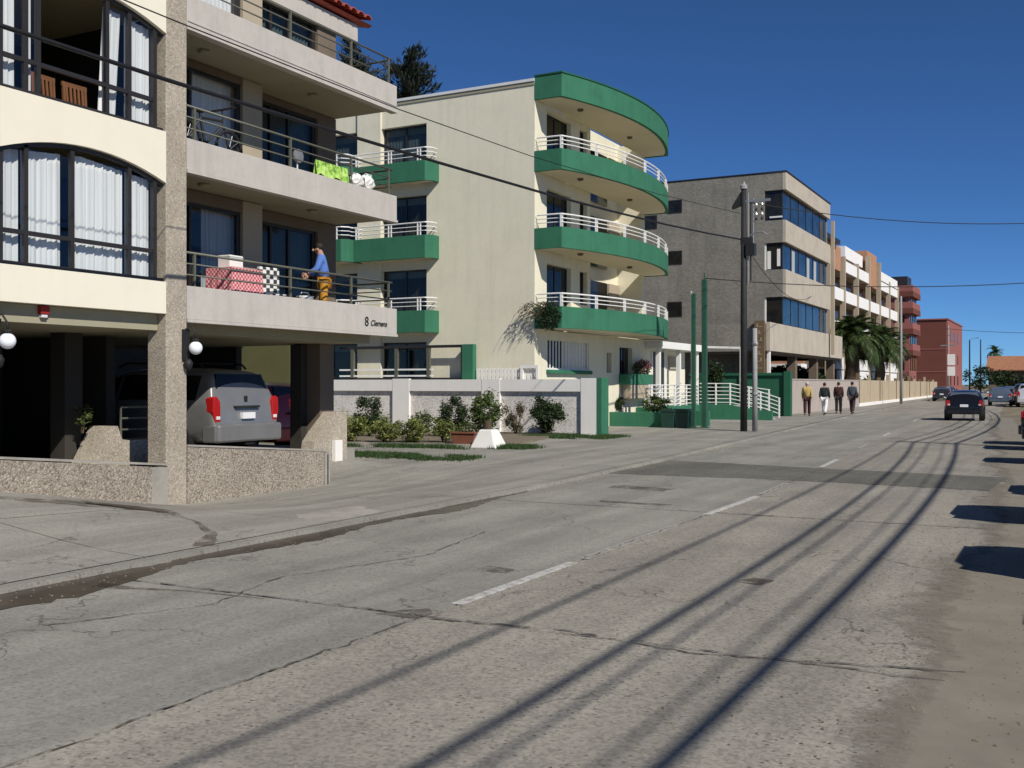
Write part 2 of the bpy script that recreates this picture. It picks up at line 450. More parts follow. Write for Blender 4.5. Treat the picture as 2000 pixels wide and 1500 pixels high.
def fixnorm(o):
    bm = bmesh.new(); bm.from_mesh(o.data); bmesh.ops.recalc_face_normals(bm, faces=bm.faces); bm.to_mesh(o.data); bm.free()
    return o

def tag(o, label=None, cat=None, group=None, kind=None):
    if label: o['label'] = label
    if cat: o['category'] = cat
    if group: o['group'] = group
    if kind: o['kind'] = kind
    return o

def thing(name, label, cat, loc=(0,0,0), rz=0, group=None):
    o = bpy.data.objects.new(name, None); COL.objects.link(o)
    o.location = loc; o.rotation_euler = (0, 0, rz); o.empty_display_size = .3
    return tag(o, label, cat, group)

def struct(o): o['kind'] = 'structure'; return o

def copy_tree(src, parent=None):
    c = src.copy(); COL.objects.link(c)
    if parent: c.parent = parent
    for ch in list(src.children): copy_tree(ch, c)
    return c

def leaves(n, center, rad, size, shape=None, flat=.5, seed=1, clump=0):
    """a cloud of small leaf quads in an ellipsoid; clump groups them on twigs"""
    rnd = random.Random(seed); mb = MB()
    cx, cy, cz = center; rx, ry, rz = rad
    cl = []
    if clump:
        for _ in range(clump):
            while True:
                p = [rnd.uniform(-1, 1) for _ in range(3)]
                q = sum(t*t for t in p)
                if .18 < q < 1: break
            cl.append(p)
    for i in range(n):
        if clump:
            c0 = rnd.choice(cl)
            p = [c0[k2]*.82+rnd.gauss(0, .14) for k2 in range(3)]
        else:
            while True:
                p = [rnd.uniform(-1, 1) for _ in range(3)]
                if sum(t*t for t in p) < 1: break
        if shape and not shape(p, rnd): continue
        s = size*rnd.uniform(.6, 1.35)
        c = Vector((cx+p[0]*rx, cy+p[1]*ry, cz+p[2]*rz))
        d = Vector((rnd.gauss(0, 1), rnd.gauss(0, 1), rnd.gauss(0, flat))).normalized()
        t = d.cross(Vector((rnd.gauss(0, 1), rnd.gauss(0, 1), rnd.gauss(0, 1)))).normalized()
        mb.add([c-d*s, c+t*s*.42, c+d*s, c-t*s*.42], [(0, 1, 2, 3)])
    return mb

# ================================================================== THE SETTING
def interp(tab, t):
    if t <= tab[0][0]: return tab[0][1]
    for (a0, b0), (a1, b1) in zip(tab, tab[1:]):
        if t <= a1: return b0+(b1-b0)*(t-a0)/(a1-a0)
    return tab[-1][1]
def sstep(a0, a1, t):
    t = max(0, min(1, (t-a0)/(a1-a0))); return t*t*(3-2*t)
XL = [(-60, -7.85), (16, -7.85), (20, -8.02), (25, -8.32), (30, -8.65), (37, -9.1), (47, -9.72), (68, -10.95), (100, -12.3), (137, -13.75), (200, -16.2), (300, -20)]
def xl(Y): return interp(XL, Y)
def xr(Y): return xl(Y)+7.3
DIP = [(-60, .5), (7.5, .46), (9.2, .32), (10.3, .12), (11.7, -.12), (12.2, -.2), (16.4, -.18), (18.5, -.02), (21, .05), (30, .05)]
def zg(X, Y):
    """height of the ground left of the road"""
    t = sstep(0, 1, (xl(Y)-X)/4.7)
    z = .05+(interp(DIP, Y)-.05)*t
    if Y > 16.2 and Y < 19 and X < -12.6: z += .3*sstep(-12.6, -14.2, X)*(1-sstep(18.2, 19, Y))
    return z

g = MB().box(-1500, 1500, -300, 3000, -1.2, -.6).build('ground', 'sand'); struct(g)
# road bed and lanes
def strip(f0, f1, ys, z, thick):
    mb = MB(); n = len(ys)
    vs = []
    for y in ys:
        a0, a1 = f0(y), f1(y)
        vs += [(a0, y, z), (a1, y, z), (a0, y, z-thick), (a1, y, z-thick)]
    fs = []
    for i in range(n-1):
        b, c = 4*i, 4*i+4
        fs += [(b, b+1, c+1, c), (b+2, c+2, c+3, b+3), (b, c, c+2, b+2), (b+1, b+3, c+3, c+1)]
    fs += [(0, 2, 3, 1), (4*n-4, 4*n-3, 4*n-1, 4*n-2)]
    return mb.add(vs, fs)
def rng(a0, a1, st):
    n = max(1, round((a1-a0)/st)); return [a0+(a1-a0)*i/n for i in range(n+1)]
road = struct(strip(lambda y: xl(y)-.02, lambda y: xr(y)+.02, rng(-40, 300, 4), -.022, .4).build('road', 'joint'))
mid = lambda y: xl(y)+3.55
joints = [-15.0+7.22*i for i in range(12)]
for j0, j1 in zip(joints, joints[1:]):
    if 6 < j0 and j0 < 16.5: pass
    ys = rng(j0+.012, j1-.012, 1.8)
    strip(xl, lambda y: mid(y)-.012, ys, 0, .018).build('slab', 'road_left', road)
    dz = random.uniform(-.003, .003)
    strip(lambda y: mid(y)+.012, xr, ys, dz, .018).build('slab', 'road_right', road)
strip(xl, xr, rng(joints[-1]+.012, 300, 5), 0, .018).build('roadway', 'road_right', road)
# dark asphalt trench patch across the road and small mended spots
def blot(name, pts, z, mat, parent=None, seed=1, jit=.05):
    rnd = random.Random(seed); out = []
    n = len(pts)
    for i in range(n):
        p, q = pts[i], pts[(i+1) % n]
        L = math.hypot(q[0]-p[0], q[1]-p[1]); m = max(1, int(L/.18))
        for j in range(m):
            t = j/m; out.append((p[0]+(q[0]-p[0])*t+rnd.uniform(-jit, jit), p[1]+(q[1]-p[1])*t+rnd.uniform(-jit, jit)))
    mb = MB().prism(out, 'z', z-.008, z)
    return mb.build(name, mat, parent)
blot('mended_patch', [(-8.0, 19.0), (-4.4, 19.2), (-1.2, 18.8), (-1.0, 21.6), (-4.5, 22.2), (-8.05, 22.9)], .006, 'asphalt', road, 3, .05)
blot('mended_patch', [(-4.62, 6.62), (-4.3, 6.6), (-4.22, 6.78), (-4.45, 6.86), (-4.6, 6.8)], .006, 'damp', road, 4, .07)
blot('mended_patch', [(-6.9, 16.4), (-5.9, 16.3), (-5.8, 16.7), (-6.8, 16.9)], .006, 'damp', road, 5, .06)
blot('mended_patch', [(-6.2, 14.35), (-5.2, 14.3), (-5.1, 14.5), (-6.2, 14.55)], .006, 'damp', road, 6, .04)
blot('mended_patch', [(-4.95, 8.6), (-4.6, 8.55), (-4.62, 8.75), (-4.9, 8.8)], .006, 'damp', road, 7, .03)
blot('mended_patch', [(-2.6, 9.1), (-2.35, 9.05), (-2.3, 9.35), (-2.55, 9.4)], .006, 'damp', road, 8, .03)
for y0, y1, mt in ((7.15, 9.35, 'line'), (9.6, 12.5, 'ghost'), (13.6, 16.2, 'line'), (16.5, 18.6, 'ghost'), (22.5, 25, 'line'), (29.5, 32, 'ghost'), (37, 39.5, 'line'), (52, 54.5, 'line')):
    strip(lambda y: mid(y)-.05, lambda y: mid(y)+.055, rng(y0, y1, .6), .0065, .005).build('lane_marking', mt, road)
# sandy shoulder on the sea side
sh_ = struct(strip(xr, lambda y: 90, rng(-40, 300, 5), -.006, .3).build('shoulder', 'sand'))
rnd = random.Random(12)
def edge_in(y): return xr(y)-.22-.18*math.sin(y*.8)-.12*math.sin(y*2.3+1)
V = []; yy = rng(2.5, 60, .5)
for y in yy:
    for q, u in enumerate((0, .5, 1, 1.6)): V.append((edge_in(y)-.35+(xr(y)+.05-edge_in(y)+.35)*min(u, 1)+(.5 if u > 1 else 0), y, .0065 if u <= 1 else .004))
dr = MB().add(V, [(4*i+j, 4*i+j+1, 4*i+j+5, 4*i+j+4) for i in range(len(yy)-1) for j in range(3)]).build('drifted_sand', 'drift', road)
at = dr.data.attributes.new('fade', 'FLOAT', 'POINT')
at.data.foreach_set('value', [(0.0, .35, .75, 1.0)[i % 4] for i in range(len(V))])
# pavement, in cast panels near the camera
pav = MB()
xs = [0, -1.2, -2.4, -3.6, -4.8, -6.5, -9, -14, -22, -34]
ys = rng(-40, 40, 1.0)+rng(40, 300, 6)[1:]
vs = []; nx = len(xs)
for y in ys:
    for dx in xs:
        X = xl(y)+dx-.2; vs.append((X, y, zg(X, y)-.012 if y < 37 and dx > -5 else zg(X, y)))
fs = [(j*nx+i, j*nx+i+1, (j+1)*nx+i+1, (j+1)*nx+i) for j in range(len(ys)-1) for i in range(nx-1)]
pavement = struct(fixnorm(pav.add(vs, [f_[::-1] for f_ in fs]).build('pavement', 'pave')))
for p_ in pavement.data.polygons: pass
def panel(x0f, x1f, y0, y1):
    mb = MB(); yy = rng(y0+.006, y1-.006, .8); m = 4; V = []; F = []
    for y in yy:
        for i in range(m+1):
            X = x0f(y)+(x1f(y)-x0f(y))*i/m
            V.append((X, y, zg(X, y)+.002))
    q = m+1
    for j in range(len(yy)-1):
        for i in range(m): F.append((j*q+i, j*q+i+1, (j+1)*q+i+1, (j+1)*q+i))
    return mb.add(V, F)
pj = [1.2, 4.3, 7.4, 10.4, 13.6, 16.8, 20, 23.2, 26.4, 29.6, 32.8, 36.4]
for a0, a1 in zip(pj, pj[1:]):
    panel(lambda y: xl(y)-2.5, lambda y: xl(y)-.165, a0, a1).build('slab', 'pave', pavement)
    panel(lambda y: xl(y)-4.74, lambda y: xl(y)-2.515, a0, a1).build('slab', 'pave', pavement)
kerb = MB()
def kerb_piece(y0, y1):
    return strip(lambda y: xl(y)-.15, lambda y: xl(y), rng(y0, y1, 1.0), .05, .2)
kb = struct(kerb_piece(-14, -13).build('kerb', 'kerb'))
for i in range(46):
    y0 = -13+i*1.5
    kerb_piece(y0+.006, y0+1.494).build('kerbstone', 'pave', kb)
kerb_piece(56, 300).build('kerb_run', 'pave', kb)
# ragged cracks along the joints and across the slabs
def crack(pts, w_, seed):
    rnd = random.Random(seed); P = [Vector(p) for p in pts]; out = []
    for p, q in zip(P, P[1:]):
        n_ = max(2, int((q-p).length/.09))
        for i in range(n_): out.append(p.lerp(q, i/n_)+Vector((rnd.gauss(0, .016), rnd.gauss(0, .016))))
    out.append(P[-1]); V = []
    for i, p in enumerate(out):
        d = (out[min(i+1, len(out)-1)]-out[max(i-1, 0)]).normalized(); s = Vector((d.y, -d.x))*w_*rnd.uniform(.25, 1.1)
        V += [(p.x-s.x, p.y-s.y, .0075), (p.x+s.x, p.y+s.y, .0075)]
    MB().add(V, [(2*i, 2*i+1, 2*i+3, 2*i+2) for i in range(len(out)-1)]).build('crack', 'crack', road)
for i, jy in enumerate(joints[2:9]):
    crack([(xl(jy)+.3, jy), (mid(jy), jy+.02), (xr(jy)-.1, jy-.02)], .015, 100+i)
crack([(-.55, 6.9), (-2.2, 6.55), (-3.2, 6.75), (-4.2, 6.6)], .02, 120)
crack([(-6.6, 5.0), (-6.0, 6.2), (-6.3, 7.4), (-5.8, 9.0), (-6.1, 10.8)], .014, 121)
crack([(-4.28, 2.5), (-4.3, 6.6)], .012, 123); crack([(-4.3, 9.5), (-4.28, 13.5)], .012, 124); crack([(-4.3, 16.4), (-4.5, 22)], .012, 125)
# wet silt lying in the gutter and the trickle that feeds it
def ribbon(pts, wid, z, seed, zf=None):
    rnd = random.Random(seed); mb = MB(); V = []
    P = [Vector(p) for p in pts]; out = []
    for i in range(len(P)-1):
        n = max(2, int((P[i+1]-P[i]).length/.12))
        for j in range(n): out.append((P[i].lerp(P[i+1], j/n), wid[i]+(wid[i+1]-wid[i])*j/n))
    out.append((P[-1], wid[-1]))
    ph = rnd.uniform(0, 6)
    for i, (p, wd) in enumerate(out):
        d = (out[min(i+1, len(out)-1)][0]-out[max(i-1, 0)][0]).normalized(); s = Vector((d.y, -d.x))
        a0 = wd*(.5+.28*math.sin(i*.31+ph)+rnd.uniform(-.12, .12)); b0 = wd*(.5+.3*math.sin(i*.23+2+ph)+rnd.uniform(-.12, .12))
        for q in (p-s*a0, p+s*b0): V.append((q.x, q.y, (zf(q.x, q.y) if zf else 0)+z))
    return mb.add(V, [(2*i, 2*i+1, 2*i+3, 2*i+2) for i in range(len(out)-1)])
wet = struct(ribbon([(-7.72, 3.6), (-7.70, 5.2), (-7.68, 6.3), (-7.72, 8), (-7.74, 10), (-7.74, 12.2), (-7.76, 13.6), (-7.8, 15.2)], [.5, .62, .55, .42, .36, .42, .26, .06], .004, 3).build('gutter_silt', 'wet'))
struct(ribbon([(-11.7, 8.4), (-10.9, 9.3), (-10.2, 9.6), (-9.2, 9.3), (-8.5, 8.8), (-8.03, 8.2)], [.4, .5, .3, .14, .10, .14], .006, 5, zg).build('trickle_stain', 'damp'))
struct(ribbon([(-11.0, 9.2), (-10.5, 9.55), (-10.0, 9.6)], [.12, .28, .05], .010, 6, zg).build('trickle', 'wet'))
struct(ribbon([(-8.9, 5.1), (-8.4, 5.6), (-8.03, 5.9)], [.06, .07, .1], .006, 8, zg).build('trickle', 'damp'))
struct(ribbon([(-7.45, 6.3), (-6.6, 6.55), (-5.8, 6.6)], [.25, .06, .02], .004, 9).build('trickle', 'damp'))
struct(blot('pale_patch', [(-8.9, 10.3), (-8.1, 10.2), (-8.1, 11.6), (-8.8, 11.9)], .055, 'kerb', None, 14, .08))

# ================================================================== FIRST APARTMENT BUILDING (beige, bays and balconies)
b1 = thing('apartment_building', 'beige apartment building with arched bay windows and deep balconies over an open garage', 'building', (-12.6, 12, -.2))
XA, XB, XF = -13.85, -14.2, -12.6
def arch(yc, half, zend, rise, n=14):
    return [(yc-half+2*half*i/n, zend+rise*(1-((2*i/n)-1)**2)) for i in range(n+1)]
# pillars
MB().box(-13.0, XF+.005, 12.06, 12.5, -.4, 12).build('pillar', 'pebble_fine', b1, bevel=.012)
MB().box(-13.0, XF-.01, 8.72, 9.14, -.2, 12).build('pillar', 'pebble_fine', b1, bevel=.012)
# bay bands
YC, HF = 10.6, 1.455
def band(zb, zt, arched):
    lo = arch(YC, HF, zb, .27) if arched else [(YC-HF, zb), (YC+HF, zb)]
    poly = lo+[(YC+HF, zt), (YC-HF, zt)]
    return MB().prism(poly, 'x', -12.76, XF+.012)
band(2.86, 3.36, False).build('bay_band', 'cream_pale', b1)
band(4.92, 5.73, True).build('bay_band', 'cream_pale', b1)
band(7.28, 8.09, True).build('bay_band', 'cream_pale', b1)
band(9.64, 10.4, True).build('bay_band', 'cream_pale', b1)
for z in (2.86, 5.22, 7.58):   # bay floor plates
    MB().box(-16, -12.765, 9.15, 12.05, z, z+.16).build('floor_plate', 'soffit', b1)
for lv, z0 in enumerate((3.36, 5.73, 8.09)):
    zt = z0+1.56
    fr = MB()
    xw = -12.69
    top = arch(YC, HF, zt-.03, .27)
    for (y0, z_), (y1, z1_) in zip(top, top[1:]):
        fr.bar((xw, y0, z_), (xw, y1, z1_), .06, .055)
    fr.box(xw-.035, xw+.035, YC-HF, YC+HF, z0, z0+.06)
    fr.box(xw-.035, xw+.035, 11.86, 11.93, z0+.06, zt+.05)
    fr.box(xw-.034, xw+.034, 9.17, 9.24, z0+.06, zt+.05)
    fo = fr.build('window_frame', 'frame_dark', b1)
    for ym in (9.60, 11.40)+((10.36,) if lv == 0 else (9.80, 10.98)):
        MB().box(xw-.03, xw+.03, ym-.032, ym+.032, z0+.06, zt+.2-abs(ym-YC)*.08).build('mullion', 'frame_dark', fo)
    MB().box(xw-.028, xw+.028, 9.25, 11.85, z0+.44, z0+.50).build('transom', 'frame_dark', fo)
    lim = [9.25, 9.55, 11.35, 11.85] if lv else [9.25, 9.55, 10.31, 10.41, 11.35, 11.85]
    segs = [(9.25, 9.55), (9.65, 10.31), (10.41, 11.35), (11.45, 11.85)] if lv == 0 else [(9.25, 9.55), (9.65, 9.75), (11.03, 11.35), (11.45, 11.85)]
    for y0, y1 in segs:
        for za, zb_ in ((z0+.06, z0+.44), (z0+.50, min(zt+.2-abs(y0-YC)*.13, zt+.2-abs(y1-YC)*.13))):
            MB().box(xw-.006, xw+.006, y0, y1, za, zb_).build('pane', 'glass', fo)
    # curtains: pleated sheets behind the glass
    cur = [(9.2, 9.56), (9.62, 10.26), (10.50, 11.36), (11.42, 11.9)] if lv == 0 else ([(9.2, 9.5), (9.68, 9.78), (11.0, 11.35), (11.4, 11.9)])
    for ci, (y0, y1) in enumerate(cur):
        n = max(4, int((y1-y0)/.02)); V = []; F = []
        for i in range(n+1):
            y = y0+(y1-y0)*i/n; x = -12.80+.011*math.sin(y*(62+9*ci+5*lv)+ci)+.010*math.sin(y*(27+4*ci)+lv*2)+.008*math.sin(y*119+ci*3)
            z_top = z0+1.52+.2-abs(y-YC)*.1
            sk = (.10*(1 if ci == 2 and lv else 0))
            V += [(x, y-sk, z0+.03), (x, y, z_top)]
        F = [(2*i, 2*i+2, 2*i+3, 2*i+1) for i in range(n)]
        MB().add(V, F).build('curtain', 'curtain', b1, smooth=True)
# near-black walls in place of unlit rooms behind the bays
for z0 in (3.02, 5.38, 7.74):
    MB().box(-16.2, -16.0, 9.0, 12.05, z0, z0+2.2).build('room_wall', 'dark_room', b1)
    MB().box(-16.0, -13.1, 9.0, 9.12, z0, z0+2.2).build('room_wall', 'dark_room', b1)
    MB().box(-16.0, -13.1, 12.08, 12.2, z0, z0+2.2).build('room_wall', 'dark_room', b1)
# balconies
levels = [(2.80, 3.34), (5.22, 5.73), (7.54, 8.06)]
for i, (zb, zt) in enumerate(levels):
    MB().box(XF-.15, XF, 12.51, 18.5, zb, zt).build('balcony_fascia', 'slab_pink', b1, bevel=.008)
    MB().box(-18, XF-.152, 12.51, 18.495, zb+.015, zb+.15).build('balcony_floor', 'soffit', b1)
    MB().box(-14.2, XF-.155, 18.36, 18.494, zb+.152, zt-.002).build('balcony_fascia', 'slab_pink', b1)
    MB().box(XF-.149, XF+.016, 12.51, 18.512, zb-.05, zb-.001).build('drip_edge', 'slab_pink', b1)
    # railing
    zr = zt+.55
    rl = MB().tube([(XF-.08, 12.55, zr), (XF-.08, 18.42, zr), (-14.15, 18.42, zr)], .022, 8).build('railing', 'rail_olive', b1, smooth=True)
    for dz in (.18, .36):
        MB().tube([(XF-.08, 12.55, zr-dz), (XF-.08, 18.42, zr-dz), (-14.15, 18.42, zr-dz)], .014, 6).build('bar', 'rail_olive', rl, smooth=True)
    for y in (12.75, 15.15, 17.0, 18.30):
        MB().box(XF-.1, XF-.06, y-.02, y+.02, zt, zr-.01).build('post', 'rail_olive', rl)
    f = zb+.15; top = f+2.05 if i < 2 else f+1.75
    # wall in plane A: pier, header; plane B: end wall, header
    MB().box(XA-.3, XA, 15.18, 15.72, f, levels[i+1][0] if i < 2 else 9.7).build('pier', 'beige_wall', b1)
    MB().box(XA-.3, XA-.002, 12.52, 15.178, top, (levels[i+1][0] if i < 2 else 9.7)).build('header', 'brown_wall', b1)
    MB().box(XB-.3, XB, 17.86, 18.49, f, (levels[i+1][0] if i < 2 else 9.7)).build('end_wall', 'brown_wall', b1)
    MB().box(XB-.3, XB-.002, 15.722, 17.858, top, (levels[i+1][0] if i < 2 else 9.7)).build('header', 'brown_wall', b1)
    for (xp, y0, y1, ms, gm, cu) in ((XA, 12.52, 15.17, (13.9,), 'glass', 'curtain' if i else 'curtain_grey'), (XB, 15.73, 17.85, (16.45, 17.0), 'glass_dark', 'curtain_grey')):
        xw = xp-.1
        fo = MB().box(xw-.04, xw+.04, y0, y1, f, f+.06).box(xw-.04, xw+.04, y0, y1, top-.06, top-.001).box(xw-.039, xw+.039, y0, y0+.06, f+.06, top-.06).box(xw-.039, xw+.039, y1-.09, y1, f+.06, top-.06).build('sliding_door_frame', 'frame_dark', b1)
        edges = [y0+.06]+list(ms)+[y1-.09]
        for ym in ms: MB().box(xw-.035, xw+.035, ym-.03, ym+.03, f+.06, top-.06).build('stile', 'frame_dark', fo)
        for e0, e1 in zip(edges, edges[1:]):
            MB().box(xw-.005, xw+.005, e0+.03, e1-.03, f+.06, top-.06).build('pane', gm, fo)
        if cu:
            V = []; n = int((y1-y0)/.03)
            c0, c1 = (y0, y1) if cu == 'curtain' else ((16.4, y1) if xp == XB else (14.35, y1))
            for q in range(n+1):
                y = c0+(c1-c0)*q/n; V += [(xw-.16+.018*math.sin(y*60), y, f+.02), (xw-.16+.018*math.sin(y*60), y, top)]
            MB().add(V, [(2*q, 2*q+2, 2*q+3, 2*q+1) for q in range(n)]).build('curtain', cu, b1, smooth=True)
        MB().box(xp-1.6, xp-1.5, y0-.3, y1+.2, f, top+.1).build('room_wall', 'dark_room', b1)  # near-black sheet in place of the unlit room
    if i > 0:
        MB().lathe([(.10, 0), (.10, -.04), (.07, -.06), (.02, -.07)], (-13.4, 16.7, zb+.012), 14).build('ceiling_lamp', 'soffit', b1, smooth=True)
        MB().lathe([(.10, 0), (.10, -.04), (.07, -.06), (.02, -.07)], (-13.3, 13.6, zb+.012), 14).build('ceiling_lamp', 'soffit', b1, smooth=True)
# thin raised strip along the fascia of the top balcony
MB().box(XF, XF+.014, 12.52, 18.49, 7.62, 7.645).build('drip_groove', 'slab_pink', b1)
# roof: fascia, soffit, tiled eave
MB().box(-14.25, -14.1, 12.5, 19.15, 9.42, 9.78).build('eave_fascia', 'slab_pink', b1)
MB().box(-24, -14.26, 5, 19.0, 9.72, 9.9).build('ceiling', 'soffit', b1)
roof = MB().prism([(-13.95, 9.86), (-14.05, 9.82), (-24, 12.2), (-24, 12.6)], 'y', 5, 19.5).build('roof', 'roof_red', b1)
tile_mb = MB(); V = []; F = []
for q in range(7):
    t = math.pi*q/6
    V += [(.02, -.125*math.cos(t), .085*math.sin(t)), (-.46, -.105*math.cos(t), .085*math.sin(t)+.115)]
F = [(2*q, 2*q+1, 2*q+3, 2*q+2) for q in range(6)]
V2 = [(x, y*.84, z-.018) for x, y, z in V]; n0 = len(V)
F2 = [tuple(n0+i for i in reversed(f_)) for f_ in F]
rim = [(0+2*q, 2*q+2, n0+2*q+2, n0+2*q) for q in range(6)]
tile_me = MB().add(V+V2, F+F2+rim).mesh('tile', smooth=False); tile_me.materials.append(M['roof_red'])
def put(me, name, loc, parent, rz=0):
    o = bpy.data.objects.new(name, me); COL.objects.link(o); o.parent = parent
    L = root_loc(parent); o.location = (loc[0]-L[0], loc[1]-L[1], loc[2]-L[2]); o.rotation_euler = (0, 0, rz); return o
for r_ in range(4):
    for c_ in range(17):
        put(tile_me, 'tile', (-13.88-.42*r_, 15.0+.265*c_, 9.93+.1*r_), roof)
# garage under the building, side and back walls added to keep it dark
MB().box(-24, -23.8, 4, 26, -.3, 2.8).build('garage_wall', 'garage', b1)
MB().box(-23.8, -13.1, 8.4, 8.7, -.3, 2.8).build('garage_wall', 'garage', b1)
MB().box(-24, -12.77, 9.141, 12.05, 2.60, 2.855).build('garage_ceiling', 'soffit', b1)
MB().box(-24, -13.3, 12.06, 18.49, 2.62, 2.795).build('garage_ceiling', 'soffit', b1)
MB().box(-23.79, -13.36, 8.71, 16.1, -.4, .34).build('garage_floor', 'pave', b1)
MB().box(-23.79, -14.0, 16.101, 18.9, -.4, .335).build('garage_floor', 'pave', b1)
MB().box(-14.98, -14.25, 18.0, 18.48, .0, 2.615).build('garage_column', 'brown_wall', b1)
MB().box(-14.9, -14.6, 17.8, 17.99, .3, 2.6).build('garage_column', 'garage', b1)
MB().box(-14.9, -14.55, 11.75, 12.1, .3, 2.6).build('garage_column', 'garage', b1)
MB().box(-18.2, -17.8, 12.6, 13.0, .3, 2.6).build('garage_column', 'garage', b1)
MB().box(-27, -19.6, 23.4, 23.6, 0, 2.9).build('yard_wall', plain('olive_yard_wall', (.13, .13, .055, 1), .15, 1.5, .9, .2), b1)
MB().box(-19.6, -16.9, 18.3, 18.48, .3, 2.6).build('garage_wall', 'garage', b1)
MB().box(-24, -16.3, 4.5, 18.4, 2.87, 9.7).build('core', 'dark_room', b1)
# low pebble-dash walls along the pavement, with caps
MB().prism([(12.505, -.35), (16.02, -.3), (16.02, .46), (12.505, .74)], 'x', -13.0, XF+.02).build('low_wall', 'pebble', b1)
MB().prism([(12.50, .742), (16.2, .452), (16.2, .482), (12.50, .772)], 'x', -13.3, XF+.035).build('wall_cap', 'kerb', b1)
MB().box(-13.1, XF+.03, 16.03, 16.19, -.3, .44).build('wall_end', 'kerb', b1)
MB().box(-13.1, XF+.036, 16.1, 16.13, -.3, .40).build('wall_groove', 'frame_dark', b1)
MB().prism([(11.72, -.4), (8.0, .0), (8.0, .86), (11.72, .47)], 'x', -12.95, XF+.06).build('low_wall', 'pebble', b1)
MB().prism([(12.05, .465), (8.0, .862), (8.0, .892), (12.05, .495)], 'x', -13.3, XF+.075).build('wall_cap', 'kerb', b1)
MB().box(-12.98, XF+.05, 11.73, 12.05, -.4, .46).build('wall_end', 'kerb', b1)
# planter at the garage stair with its railing
MB().prism([(11.75, .3), (13.5, .3), (13.5, .80), (12.45, .80), (12.35, 1.05), (12.2, 1.05)], 'x', -14.5, -14.0).build('stair_planter', 'pebble_fine', b1)
MB().box(-23.7, -15.2, 13.15, 13.35, .3, 2.6).build('garage_wall', 'garage', b1)  # added near-black partition, stands in for the darkness behind the pillar
rl = MB().tube([(-14.1, 12.5, .8), (-14.1, 12.5, 1.36), (-14.1, 13.45, 1.36)], .022, 8).build('railing', 'rail_olive', b1)
for z in (1.17, .98): MB().tube([(-14.1, 12.5, z), (-14.1, 13.45, z)], .018, 6).build('bar', 'rail_olive', rl)
MB().prism([(17.2, -.1), (18.49, -.1), (18.49, 1.15), (18.1, 1.15), (17.6, .75), (17.4, .55)], 'x', -14.24, -13.9).build('corner_planter', 'pebble_fine', b1)
MB().box(-13.89, -13.8, 17.95, 18.2, -.1, .55).build('planter_post', 'white_wall', b1)
# painted name on the lowest fascia
def text_mesh(txt, size, name, mat, parent, loc, rot, shear=0, depth=.004):
    cu = bpy.data.curves.new(name, 'FONT'); cu.body = txt; cu.size = size; cu.extrude = depth; cu.shear = shear
    to = bpy.data.objects.new('tmp', cu); COL.objects.link(to)
    dg = bpy.context.evaluated_depsgraph_get()
    me = bpy.data.meshes.new_from_object(to.evaluated_get(dg))
    bpy.data.objects.remove(to); bpy.data.curves.remove(cu)
    me.materials.clear(); me.materials.append(M[mat])
    o = bpy.data.objects.new(name, me); COL.objects.link(o)
    o.parent = parent; L = root_loc(parent)
    o.location = (loc[0]-L[0], loc[1]-L[1], loc[2]-L[2]); o.rotation_euler = rot
    return o
text_mesh('8', .27, 'emblem', 'ink', b1, (XF+.012, 17.34, 2.93), (R(90), 0, R(90)))
text_mesh('Clemens', .165, 'lettering', 'ink', b1, (XF+.012, 17.53, 2.945), (R(90), 0, R(90)), .3)

# ================================================================== SECOND APARTMENT BUILDING (cream with green balconies)
Y2, X2 = 32.6, -16.44
b2 = thing('apartment_building', 'cream apartment building with curved green balconies and a green roof edge', 'building', (X2, Y2, 0))
MB().box(-34, -17.6, Y2+.31, 43.3, 0, 12.3).build('core', 'cream', b2)
# side wall facing the camera, built around its windows
SW = [(-22.9, -20.89), (-26.6, -23.97)]
LV = [(3.9, 5.99, 3.62, 4.42), (6.6, 8.72, 6.32, 7.15), (9.3, 11.35, 9.12, 9.86)]
MB().box(-20.89, X2-.003, Y2, Y2+.3, 0, 12.28).build('side_wall', 'cream', b2)
MB().box(-23.97, -22.9, Y2-.07, Y2+.3, 0, 12.27).build('side_wall', 'cream', b2)
MB().box(-34, -26.6, Y2, Y2+.3, 0, 12.28).build('side_wall', 'cream', b2)
for x0, x1 in SW:
    prev = 3.3
    for (zw0, zw1, zb, zt) in LV:
        MB().box(x0, x1, Y2+.002, Y2+.298, prev, zw0).build('spandrel', 'cream', b2); prev = zw1
    MB().box(x0, x1, Y2+.002, Y2+.298, prev, 12.275).build('spandrel', 'cream', b2)
    for (zw0, zw1, zb, zt) in LV+[(.6, 3.3, 0, 0)]:
        y = Y2+.2
        fo = MB().box(x0, x1, y-.03, y+.03, zw0, zw0+.05).box(x0, x1, y-.03, y+.03, zw1-.06, zw1).box(x0, x0+.06, y-.029, y+.029, zw0+.05, zw1-.06).box(x1-.06, x1, y-.029, y+.029, zw0+.05, zw1-.06).box((x0+x1)/2-.03, (x0+x1)/2+.03, y-.028, y+.028, zw0+.05, zw1-.06).build('window_frame', 'frame_dark', b2)
        xm = (x0+x1)/2
        for u0, u1 in ((x0+.06, xm-.03), (xm+.03, x1-.06)):
            MB().box(u0, u1, y-.005, y+.02, zw0+.05, zw1-.06).build('pane', 'glass_dark', fo)
        n = 40; V = []
        for q in range(n+1):
            xx = x0+(x1-x0)*q/n; V += [(xx, y+.07+.012*math.sin(xx*45), zw0), (xx, y+.07+.012*math.sin(xx*45), zw1-.3)]
        MB().add(V, [(2*q, 2*q+2, 2*q+3, 2*q+1) for q in range(n)]).build('curtain', 'brown_wall' if zw0 < 9 else 'curtain_grey', b2)
